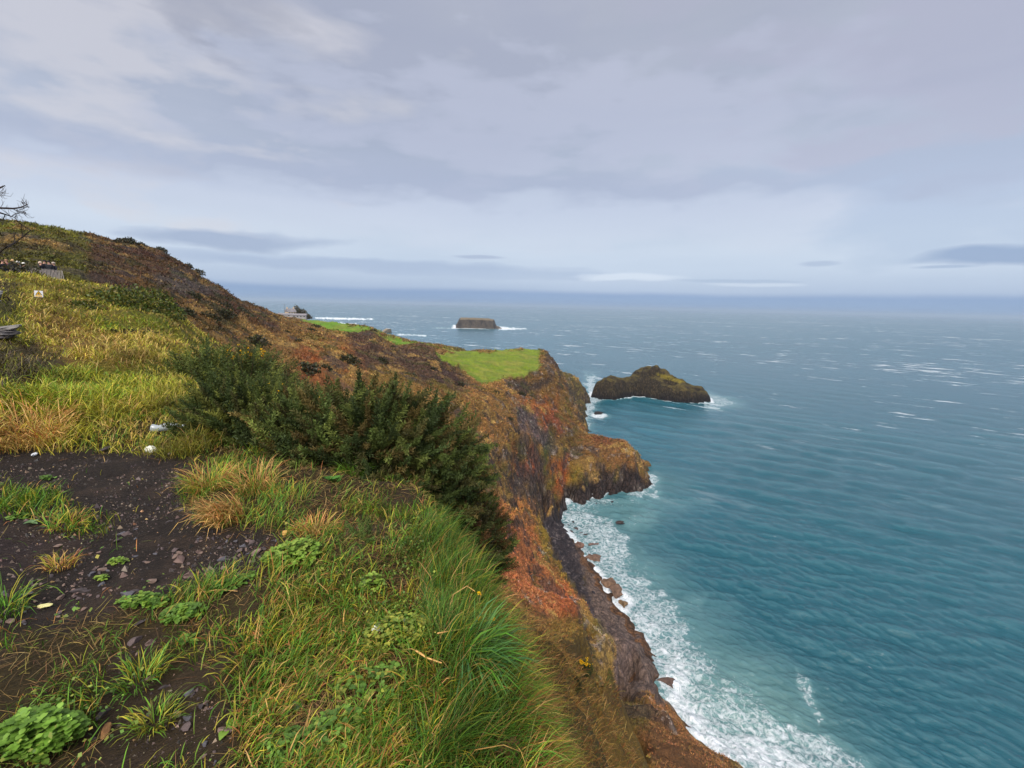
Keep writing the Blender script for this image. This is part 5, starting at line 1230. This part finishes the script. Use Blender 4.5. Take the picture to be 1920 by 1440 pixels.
# slate heaps at the left edge
SLATE = simple_mat("dark slate", (1, 1, 1), rough=.6, var=.35, scale=10, bump=.5, attr=True)
def slab(name, px, py, r, size, rot, seed, col, label, group=None, dz=0.0, ground=True, tilt=(0, 0)):
    V, Fc = ISO[3]; V = np.sign(V) * np.abs(V) ** .6; s = seed * 3.1
    V = V * (1 + .4 * fbm(V[:, 0] * 1.5 + s, V[:, 1] * 1.5, V[:, 2] * 1.5, oct=3))[:, None]
    V[:, 2] += .25 * np.round(2 * fbm(V[:, 0] * 1.1 + s, V[:, 1] * 2.2, oct=2)) / 2
    V = V * np.array(size) * .5
    n2 = fbm(V[:, 0] * 4 + s, V[:, 1] * 4, V[:, 2] * 30, oct=3)
    P = at_r(px, py, r)
    if ground: P[2] = hz(P[0], P[1]) + size[2] * .42 + dz
    o = link(name, mesh_np(name, V, Fc, np.clip(S(*col) * (1 + .5 * n2)[:, None], .004, 1), False), SLATE, loc=P); o.rotation_euler = (tilt[0], tilt[1], rot)
    return tag(o, label, "stone", group)
slab("slate_slab", 0, 640, 12.6, (.42, .36, .11), .3, 1, (62, 58, 60), "lowest slab of the dark slate heap at the left edge")
slab("slate_slab", 4, 634, 12.6, (.48, .36, .1), -.2, 2, (92, 88, 88), "broad grey slab in the middle of the slate heap", dz=.09, tilt=(-.05, .1))
slab("slate_slab", 10, 626, 12.6, (.42, .3, .085), .45, 3, (110, 106, 102), "topmost pale slab of the slate heap at the left edge", dz=.17, tilt=(.1, -.2))
for k, (px, py, c, lab) in enumerate([(-8, 575, (120, 118, 118), "lowest stone of the small grey cairn above the slate heap"), (-6, 566, (150, 148, 148), "pale middle stone of the small grey cairn above the slate heap"), (-7, 557, (96, 94, 96), "dark flat stone near the top of the small grey cairn"), (-8, 549, (140, 138, 140), "topmost stone of the small grey cairn above the slate heap")]):
    slab("cairn_stone", px, py, 17.0, (.22, .2, .11), k * .9, 10 + k, c, lab, ground=False)

# farm by the far fields
HW = simple_mat("lime washed wall", S(206, 186, 160), rough=.85, var=.12, scale=.6, bump=.1); HR = simple_mat("slate roof", S(126, 122, 126), rough=.7, var=.25, scale=1.2, bump=.3); HG = simple_mat("grey render", S(150, 146, 146), rough=.9, var=.15, scale=.7, bump=.1); GLASS = plain("window glass", (40, 46, 56), .15)
def house(px, py, r, L, D, Hh, rh, rz, wm, label, chimney=True, nwin=3):
    P = at_r(px, py, r); root = empty("cottage", P, rz, label=label, cat="house")
    V, Fq = box_np(-L / 2, L / 2, -D / 2, D / 2, -3, Hh); link("wall", flat_mesh("wall", V, [Fq]), wm, root)
    e = .35
    Vr = np.array([(-L / 2 - e, -D / 2 - e, Hh - .1), (L / 2 + e, -D / 2 - e, Hh - .1), (L / 2 + e, 0, Hh + rh), (-L / 2 - e, 0, Hh + rh), (-L / 2 - e, D / 2 + e, Hh - .1), (L / 2 + e, D / 2 + e, Hh - .1)])
    ro = link("roof", flat_mesh("roof", Vr, [np.array([(0, 1, 2, 3), (3, 2, 5, 4), (0, 4, 5, 1)]), np.array([(0, 3, 4), (1, 5, 2)])]), HR, root)
    for sx_ in ((-1, 1) if chimney else ()):
        V, Fq = box_np(sx_ * (L / 2 - .6) - .45, sx_ * (L / 2 - .6) + .45, -.4, .4, Hh, Hh + rh + 1.1); link("chimney", flat_mesh("chimney", V, [Fq]), wm, ro)
    for k in range(nwin):
        x = -L / 2 + L * (k + .5) / nwin
        V, Fq = box_np(x - .5, x + .5, -D / 2 - .06, -D / 2 + .1, Hh * .35, Hh * .75); link("window", flat_mesh("window", V, [Fq]), GLASS, root)
    return root
house(545, 590.5, 425, 6.5, 5.5, 2.6, 2.6, .9, HW, "cream gabled cottage among trees at the far end of the slope")
house(536, 593.5, 418, 10, 4, 1.6, 1.2, .3, HG, "long low grey outbuilding left of the cream cottage", False, 2)
house(562, 595.5, 415, 10, 4.5, 1.9, 1.3, .25, HG, "grey farm building below the trees right of the cream cottage", False, 4)
for k, (px, py, r, R_, H_, lab) in enumerate([(556, 591, 432, 4.5, 8.5, "tallest bare brown tree behind the far cottages"), (567, 593, 430, 4.2, 6.5, "rounded brown tree right of the far cottages"), (575, 597, 425, 3.6, 4.2, "small bushy tree at the right end of the far farm")]):
    P = at_r(px, py, r); t_ = leafy((P[0], P[1], P[2]), (R_, R_ * .8), H_ - 1, 900, 1.0, [S(96, 84, 62), S(80, 74, 50), S(72, 70, 44)], 90 + k, lab, name="tree"); t_["category"] = "tree"
    for ch in [q for q in bpy.data.objects if q.parent == t_]:
        ch.name = "crown" if ch.name.startswith("foliage") else "trunk"
tv, tf = tube([(0, 0, -1), (0, 0, 9)], [.14, .09], 6); P = at_r(534, 590, 430); o = link("pole", mesh_np("pole", tv, tf), STEM, loc=P); tag(o, "thin utility pole standing left of the far cottages", "pole")

# ------------------------------------------------------------------ small things on the ledge
sg = np.random.default_rng(12)
stone_me = [rock_mesh("stone", (1, .74, .36), 200 + k, sub=2, col=c, jag=.4, angular=10) for k, c in enumerate([(92, 79, 78), (112, 92, 86), (74, 66, 67), (124, 104, 94), (86, 84, 90)])]
cand, cr, cpx, cpy = scatter(9000, -52, 5, 1.2, 6.2, sg)
mm = pmask(cpx, cpy, [(-200, 990), (120, 980), (330, 985), (400, 990), (560, 1010), (500, 1090), (330, 1120), (130, 1165), (-200, 1190)], s=20); mm = np.maximum(mm, .35 * pmask(cpx, cpy, SOIL_P)); mm = np.maximum(mm, .06 * pmask(cpx, cpy, MUD_P))
cl = sstep(-.25, .25, fbm(cand[:, 0] / .4, cand[:, 1] / .4, oct=3))
vis = (cpx > -15) & (cpx < 1500) & (cpy < 1455)
kk = np.where((sg.random(len(cand)) < mm * cl) & vis)[0][:260]
for q, k in enumerate(kk):
    o = link("stone", stone_me[q % 5], STONEMAT, loc=cand[k] + np.array([0, 0, .003])); s = .0165 * math.exp(sg.normal(0, .5)) + .006 * (sg.random() < .2)
    s = min(s, .05); o.scale = (s, s, s); o.rotation_euler = (sg.normal(0, .25), sg.normal(0, .25), sg.random() * 6.28)
    tag(o, "small loose stone lying on the dark muddy path", "stone", "loose stones on the path")
for k, (px, py, s, c, lab) in enumerate([(335, 1053, .062, 1, "flat pinkish stone, largest on the path beside the grass"), (418, 1052, .045, 4, "bluish grey stone near the bright green clover"), (358, 1080, .06, 1, "long reddish slab of stone lying just below the flat pinkish one"), (237, 1118, .055, 4, "dark bluish stone at the edge of the clover strip"), (286, 1094, .045, 3, "reddish flat stone in the middle of the stony path"), (253, 1110, .035, 2, "dark stone between the reddish flat one and the dark bluish one"), (258, 1203, .048, 0, "rounded brown stone half buried in the bare soil"), (284, 1206, .042, 1, "brown stone right beside the rounded one in the bare soil"), (268, 1170, .034, 2, "small brown stone at the top of the bare soil patch"), (192, 1070, .042, 3, "pale pinkish stone on the left part of the stony path"), (146, 1112, .05, 2, "dark stone left of the dark bluish one at the path edge"), (190, 1345, .04, 2, "dark flat stone beside the bright weed in the lower left corner"), (110, 1028, .04, 3, "pink stone lying in the upper stony part of the path"), (208, 843, .085, 2, "dark rounded stone on the grass edge beyond the path")]):
    P = g_at(px, py); o = link("stone", stone_me[c], STONEMAT, loc=P + np.array([0, 0, s * .15])); o.scale = (s, s * .9, s); o.rotation_euler = (.1, .08, k * 1.3); tag(o, lab, "stone")

# litter
PLAS = simple_mat("white plastic film", S(226, 230, 238), rough=.35, var=.08, scale=20, bump=.4, spec=.5, trans=.2)
def crumple(name, px, py, size, label, cat, mat, seed, up=.02, jag=.6, sub=3):
    V, Fc = ISO[sub]; s = seed * 5.3
    V = V * (1 + jag * fbm(V[:, 0] * 1.6 + s, V[:, 1] * 1.6, V[:, 2] * 1.6, oct=4, gain=.65))[:, None] * np.array(size)
    o = link(name, mesh_np(name, V, Fc, None, False), mat, loc=g_at(px, py, up)); o.rotation_euler = (0, 0, seed); return tag(o, label, cat)
crumple("plastic_bag", 836, 980, (.055, .05, .10), "crumpled white plastic bag caught in the grass under the big gorse", "litter", PLAS, 1, .09, .8)
crumple("food_wrapper", 65, 857, (.035, .02, .012), "small white wrapper on the far edge of the dark path", "litter", PLAS, 2)
crumple("paper_cup", 283, 849, (.05, .04, .035), "crushed white paper cup on the path edge beside the straw grass", "litter", plain("dirty white paper", (222, 222, 205), .8), 3, .03, .35)
crumple("tissue", 706, 1197, (.022, .018, .016), "scrap of white tissue lying in the green ledge grass", "litter", plain("dirty white paper", (222, 222, 205), .8), 4, .05, .5)
bP = g_at(312, 815, .07); root = empty("plastic_bottle", bP, .5, label="clear crushed plastic bottle lying on straw coloured grass", cat="bottle")
prof = [(-.13, .03), (-.12, .04), (-.06, .036), (0, .041), (.05, .035), (.09, .04), (.12, .022), (.135, .013), (.15, .013)]
tv, tf = tube([(x, 0, .012 * math.sin(x * 30)) for x, _ in prof], [r_ for _, r_ in prof], 12)
bm_, bnt, bb_ = new_mat("clear bottle plastic"); bb_.inputs["Base Color"].default_value = (.5, .56, .6, 1); bb_.inputs["Transmission Weight"].default_value = .45; bb_.inputs["Roughness"].default_value = .2
link("shell", mesh_np("shell", tv, tf), bm_, root); tv, tf = tube([(.148, 0, 0), (.168, 0, 0)], [.017, .017], 12); link("cap", mesh_np("cap", tv, tf), plain("pale blue cap", (196, 206, 216), .4), root)

# leafy weeds
def leaf_pts(n=6):
    t = np.linspace(0, 1, n); w = np.sin(np.pi * np.clip(t, .02, .98)) ** .7; return t, w
def add_leaf(ac, p, d, L, W, droop, col, up=np.array([0, 0, 1.0]), n=6, fold=.25, wob=0.0):
    d = d / np.linalg.norm(d); sd = np.cross(d, up); sd /= np.linalg.norm(sd) + 1e-9; nn = np.cross(sd, d); t, w = leaf_pts(n)
    V = []
    for k in range(n):
        c = p + d * L * t[k] - up * droop * L * t[k] ** 2
        ww = w[k] * W * .5 * (1 + wob * math.sin(k * 5.1))
        V += [c - sd * ww + nn * fold * ww, c, c + sd * ww + nn * fold * ww]
    Fq = []
    for k in range(n - 1):
        for q in (0, 1): Fq.append((3 * k + q, 3 * k + q + 1, 3 * k + q + 4, 3 * k + q + 3))
    ac.add(np.array(V), Fq, col)
def clover(px, py, wide, nleaf, lr_, cols, seed, label, deep=None, h=.05, name="clover_patch"):
    rg = np.random.default_rng(seed); P = g_at(px, py); root = empty(name, P, label=label, cat="weed"); ac = Acc(); st = Acc()
    for k in range(nleaf):
        a = rg.random() * 6.283; q = math.sqrt(rg.random()); x, y = wide * q * math.cos(a), (deep or wide * .6) * q * math.sin(a)
        z = hz(P[0] + x, P[1] + y) - P[2] + h * (1 - .6 * q * q) * rg.uniform(.5, 1.2); c0 = np.array([x, y, z]); b0 = rg.random() * 6.28
        col = cols[rg.integers(len(cols))] * math.exp(rg.normal(0, .18)); tilt = rg.normal(0, .35, 2)
        for j in range(3):
            b = b0 + j * 2.09; d = np.array([math.cos(b), math.sin(b), .25 + tilt[0] * math.cos(b) + tilt[1] * math.sin(b)])
            add_leaf(ac, c0, d, lr_ * rg.uniform(.8, 1.2), lr_ * 1.0, .15, np.clip(col, .004, .9), n=4)
        if k % 3 == 0: tv, tf = tube([np.array([x * .8, y * .8, hz(P[0] + x * .8, P[1] + y * .8) - P[2] - .01]), c0], [.0016, .0012], 3); st.add(tv, tf)
    link("leaves", ac.mesh("leaves"), LEAF, root); link("stalk", st.mesh("stalk"), plain("green stalk", (96, 120, 50), .6), root)
    return root
CG = [S(120, 148, 56), S(108, 138, 50), S(136, 158, 66)]; CD = [S(92, 126, 48), S(104, 138, 54), S(80, 110, 44)]
clover(548, 1052, .17, 230, .021, CG, 1, "bright yellow green clover clump on the stones beside the ledge grass", deep=.13, h=.09)
clover(268, 1134, .13, 150, .019, CD + CG[:1], 2, "flat strip of clover at the lower edge of the stony path", deep=.05, h=.045)
clover(345, 1158, .11, 120, .018, CD + CG[:1], 3, "clover patch right of the flat strip below the path", deep=.06, h=.05)
clover(222, 1058, .05, 30, .016, CG, 4, "tiny bright clover growing alone among the path stones", h=.03)
clover(192, 1088, .035, 24, .015, CG, 5, "tiny clover just left of the dark bluish stone", h=.025)
clover(90, 900, .06, 30, .016, CD, 6, "small weed growing on the middle of the black path", h=.03)
clover(40, 972, .08, 40, .018, CD, 16, "pale flat weed at the front of the green island on the path", h=.025)
clover(415, 1105, .1, 70, .017, CD, 7, "clover at the upper edge of the ledge below the bluish stone", deep=.06, h=.04)
clover(460, 1090, .07, 40, .018, CD, 8, "dull green clover left of the bright clump", deep=.05, h=.04)
clover(700, 1110, .07, 60, .018, CG, 9, "bright green weed beside the young gorse seedling", h=.1)
clover(745, 1205, .16, 190, .014, [S(128, 140, 52), S(150, 150, 60), S(104, 124, 48)], 10, "spreading small leaved weed left of the yellow flowers", deep=.12, h=.1)
clover(640, 1385, .16, 190, .015, CD + [S(128, 144, 60)], 11, "small leaved weed at the bottom of the ledge grass", deep=.1, h=.06)
clover(535, 1408, .1, 90, .014, CD, 12, "small dark weed at the bottom edge left of the broad leaf", deep=.07, h=.05)
clover(700, 1300, .15, 150, .014, CD + [S(140, 146, 58)], 14, "small leaved weed in the middle of the lower ledge grass", deep=.12, h=.07)
clover(78, 1405, .14, 260, .024, [S(104, 140, 50), S(94, 128, 46), S(118, 152, 60)], 13, "large bright green leafy weed in the lower left corner", deep=.09, h=.13)
def rosette(px, py, nlv, L, W, cols, seed, label, droop=.3, rise=.6, name="dock_plant"):
    rg = np.random.default_rng(seed); root = empty(name, g_at(px, py, .004), label=label, cat="weed")
    for k in range(nlv):
        ac = Acc(); a = k * 2.4 + rg.normal(0, .25); d = np.array([math.cos(a), math.sin(a), rise * rg.uniform(.5, 1.2)])
        add_leaf(ac, np.zeros(3), d, L * rg.uniform(.65, 1.1), W * rg.uniform(.8, 1.15), droop * rg.uniform(.6, 1.3), np.clip(cols[rg.integers(len(cols))] * math.exp(rg.normal(0, .15)), .004, .9), n=8, fold=.3, wob=.12)
        link("leaf", ac.mesh("leaf"), LEAF, root)
    return root
rosette(492, 1332, 7, .075, .032, [S(110, 140, 58), S(126, 150, 62)], 1, "fresh green dock with oval leaves on the bare soil edge")
rosette(545, 1330, 6, .06, .026, [S(104, 140, 96), S(96, 128, 88)], 2, "bluish green dock right of the fresh green one")
rosette(428, 1372, 4, .06, .028, [S(120, 152, 58)], 3, "small dock with three leaves at the edge of the bare soil", droop=.45)
rosette(350, 1205, 6, .07, .026, [S(110, 146, 54), S(90, 124, 50)], 4, "upright dock beside the stones in the bare soil")
rosette(812, 1382, 5, .085, .06, [S(116, 160, 48), S(130, 170, 56)], 5, "broad light green leaf plant at the bottom of the dark grass", rise=.5)
rosette(816, 1312, 4, .07, .06, [S(160, 176, 70), S(176, 184, 110)], 6, "pale yellow green cabbage like leaf among dark grass", rise=.8, droop=.2)
rosette(695, 1120 + 46, 4, .05, .04, [S(128, 160, 60)], 7, "small round leaved weed in the middle of the ledge grass")
rosette(625, 905, 6, .11, .07, [S(64, 112, 40), S(76, 124, 44)], 8, "dark green broad leaved plant under the large gorse", rise=1.2)
rosette(590, 1265, 5, .06, .04, [S(140, 150, 60), S(168, 150, 70)], 9, "yellowing dock left of the dry twig", rise=.7)
rosette(60, 985, 5, .06, .025, [S(110, 140, 92)], 10, "pale green flat dock left of the stony path")
# dead stems, leaves and yellow flowers
DRY = simple_mat("dry straw", S(206, 160, 98), rough=.7, var=.3, scale=15, bump=.2)
def drystem(pix, up, w0, w1, label, mat=None, name="dry_stem", cat="plant"):
    P = [g_at(px, py, u) for (px, py), u in zip(pix, up)]; o0 = P[0].copy(); tv, tf = tube([p - o0 for p in P], list(np.linspace(w0, w1, len(P))), 5); o = link(name, mesh_np(name, tv, tf), mat or DRY, loc=o0); return tag(o, label, cat)
drystem([(820, 1228), (880, 1222), (935, 1204), (980, 1222)], [.10, .12, .13, .08], .0035, .0025, "long dry straw stem bent over the dark grass of the ledge")
drystem([(940, 1204), (965, 1245), (1005, 1285), (1035, 1310)], [.13, .11, .07, .05], .003, .0015, "pale grass stem hanging from the bend of the long straw stem")
drystem([(835, 1190), (850, 1160), (875, 1150), (890, 1156)], [.06, .13, .15, .14], .003, .002, "curled brown dead blade above the yellow flowers")
drystem([(780, 1250), (800, 1270), (828, 1272)], [.07, .09, .07], .0045, .003, "short curled brown leaf left of the dark grass")
drystem([(466, 1280), (505, 1284), (545, 1302)], [.02, .025, .02], .003, .002, "thin bare twig lying on the soil of the ledge", STEM, "twig", "twig")
drystem([(370, 1118), (410, 1116), (446, 1116)], [.02, .03, .02], .002, .0015, "straight dry stalk lying below the bluish stone", DRY)
for px, py, sz, c, lab in ((85, 1141, (.03, .016, .006), (222, 214, 150), "pale yellow fallen leaf on the dark stones at the left"), (605, 1170, (.03, .014, .01), (140, 74, 50), "reddish brown dead leaf in the ledge grass"), (200, 1376, (.035, .013, .008), (128, 92, 58), "curled brown dead leaf on the bare soil"), (952, 1418, (.05, .035, .035), (96, 66, 46), "dark brown lump of dead bracken at the bottom of the lip"), (536, 1008, (.025, .02, .015), (190, 150, 80), "tan dried seed head at the foot of the straw tussock")):
    crumple("dead_leaf", px, py, sz, lab, "leaf", plain("dead leaf %d" % c[0], c, .8, var=.3, scale=40), int(px), .03 if px > 500 else .012, .5)
for px, py, lab in ((897, 1154, "topmost single yellow flower in the ledge grass"), (898, 1205, "left one of the lower two yellow flowers in the grass"), (924, 1204, "right one of the lower two yellow flowers beside the bent straw")):
    P = g_at(px, py, .12); root = empty("yellow_flower", P, label=lab, cat="flower"); ac = Acc(); fgn = np.random.default_rng(int(px)); flower_head(ac, np.zeros(3), .016, fgn); flower_head(ac, np.array([.004, 0, -.003]), .014, fgn)
    link("petals", ac.mesh("petals", False), PETAL, root); tv, tf = tube([(0, 0, -.13), (.004, 0, 0)], [.0015, .0015], 4); link("stalk", mesh_np("stalk", tv, tf), PLAIN["green stalk"], root)
# single tussocks that stand out
def tussock(px, py, n, wide, Lr, cols, wts, seed, label, bend=(1.0, 2.3), wd=(.003, .0055), hd=None, name="grass_tussock"):
    rg = np.random.default_rng(seed); P = g_at(px, py); a = rg.random(n) * 6.283; q = wide * np.sqrt(rg.random(n)); B = np.stack([P[0] + q * np.cos(a), P[1] + q * np.sin(a), np.zeros(n)], 1); B[:, 2] = height(B[:, 0], B[:, 1]) - .01
    head = a + rg.normal(0, .6, n) if hd is None else hd + rg.normal(0, .8, n)
    grass_obj(name, B, head, rg.uniform(*Lr, n), rg.uniform(*wd, n), rg.uniform(*bend, n), rg.uniform(0, .5, n), palette(n, cols, wts, rg), rg, label=label, cat="grass", kind=None, loc=tuple(P))
ST = [STRAW, S(212, 168, 104), BUFF, S(150, 128, 64), GRN]
tussock(425, 975, 420, .12, (.16, .36), ST, [.35, .25, .2, .1, .1], 1, "large straw coloured tussock drooping over the edge of the stony path", hd=-2.0)
tussock(395, 915, 380, .14, (.15, .32), [STRAW, YEL, GRN, BUFF], [.3, .2, .35, .15], 2, "mixed green and straw tussock behind the drooping one")
tussock(480, 920, 300, .14, (.15, .34), [STRAW, BUFF, GRN], [.4, .25, .35], 3, "straw streaked tussock against the foot of the gorse")
tussock(60, 818, 420, .3, (.2, .42), ST, [.4, .25, .25, .1, 0], 4, "tall straw tussock at the far left edge of the path", wd=(.005, .009))
tussock(130, 985, 160, .1, (.06, .15), [GRN, YEL, STRAW, BUFF], [.35, .25, .2, .2], 5, "small ragged tussock alone on the stony path")
tussock(110, 1065, 110, .06, (.06, .14), [YEL, STRAW, BUFF, OLV], [.3, .3, .2, .2], 6, "little dry tussock at the left of the stony path")
tussock(290, 1360, 130, .06, (.06, .14), [GRN, YEL, OLV], [.4, .4, .2], 7, "little green tussock in the middle of the bare soil")
tussock(265, 1280, 130, .07, (.08, .17), [LUSH, GRN, YEL], [.4, .3, .3], 8, "dark green arching tussock above the bare soil")
tussock(5, 1150, 140, .08, (.1, .22), [LUSH, GRN, YEL], [.5, .3, .2], 9, "green tussock cut by the left edge below the path")
tussock(590, 1000, 200, .12, (.08, .2), [STRAW, BUFF, YEL], [.4, .4, .2], 10, "flattened tan tussock right of the bright clover")
tussock(660, 890, 200, .1, (.12, .26), [S(86, 116, 40), GRN], [.6, .4], 11, "fresh green tuft growing up into the front of the gorse")
tussock(880, 1265, 220, .05, (.2, .4), [S(86, 124, 60), S(70, 110, 60), LUSH], [.4, .3, .3], 12, "broad bladed green tussock beneath the bent straw stem", wd=(.005, .009), hd=-.3)

gp, gr_, gx, gy = scatter(90000, -54, 6, 1.1, 7.5, sg)
gm_ = np.maximum(np.maximum(pmask(gx, gy, MUD_P), .8 * pmask(gx, gy, SOIL_P)), .6 * pmask(gx, gy, SOIL2_P)) * np.clip(.5 + 1.2 * fbm(gp[:, 0] / .3, gp[:, 1] / .3, oct=3), .1, 1)
gp = gp[sg.random(len(gp)) < gm_]; n = len(gp); gr_ = np.hypot(gp[:, 0], gp[:, 1])
sz = .0038 * np.exp(sg.normal(0, .65, n)) * np.clip(gr_ / 2.6, .6, 1.6)
T4 = np.array([(1, 0, -.3), (-.6, .8, -.3), (-.5, -.9, -.3), (.1, 0, .75)]); F4 = np.array([(0, 1, 3), (1, 2, 3), (2, 0, 3), (0, 2, 1)])
an = sg.random(n) * 6.283; V = T4[None] * sz[:, None, None] * sg.uniform(.5, 1.3, (n, 4, 1)); ca, sa = np.cos(an)[:, None], np.sin(an)[:, None]
V = np.stack([V[:, :, 0] * ca - V[:, :, 1] * sa, V[:, :, 0] * sa + V[:, :, 1] * ca, V[:, :, 2]], 2) + gp[:, None, :]
tag(link("gravel", mesh_np("gravel", V.reshape(-1, 3), ((np.arange(n) * 4)[:, None, None] + F4[None]).reshape(-1, 3), np.repeat(palette(n, [S(70, 61, 60), S(96, 82, 76), S(54, 48, 48), S(122, 106, 94), S(150, 122, 86)], [.35, .25, .25, .1, .05], sg), 4, 0), False), STONEMAT), "fine dark gravel and crumbs over the muddy path", "gravel", None, "stuff")

#%%END
# ------------------------------------------------------------------ the damp air over the sea
def build_haze(dens):
    m = bpy.data.materials.new("sea air"); m.use_nodes = True; nt = m.node_tree; nt.nodes.clear()
    out = N(nt, "ShaderNodeOutputMaterial"); pv = N(nt, "ShaderNodeVolumePrincipled"); pv.inputs["Color"].default_value = (.66, .82, 1, 1); pv.inputs["Density"].default_value = dens; pv.inputs["Anisotropy"].default_value = .2
    nt.links.new(pv.outputs[0], out.inputs["Volume"])
    V, Fq = box_np(-125000, 125000, -2000, 125000, -16, 120)
    o = link("haze", flat_mesh("haze", V, [Fq]), m); tag(o, "thin blue haze over the far sea", "haze", None, "stuff")
build_haze(8.5e-5)
scene.view_settings.view_transform = "Standard"; scene.view_settings.look = "None"
scene.view_settings.exposure = .38; scene.view_settings.gamma = 1
scene.cycles.max_bounces = 6; scene.cycles.diffuse_bounces = 3; scene.cycles.glossy_bounces = 2; scene.cycles.transmission_bounces = 4; scene.cycles.transparent_max_bounces = 8
scene.cycles.use_denoising = True
scene.render.use_persistent_data = False
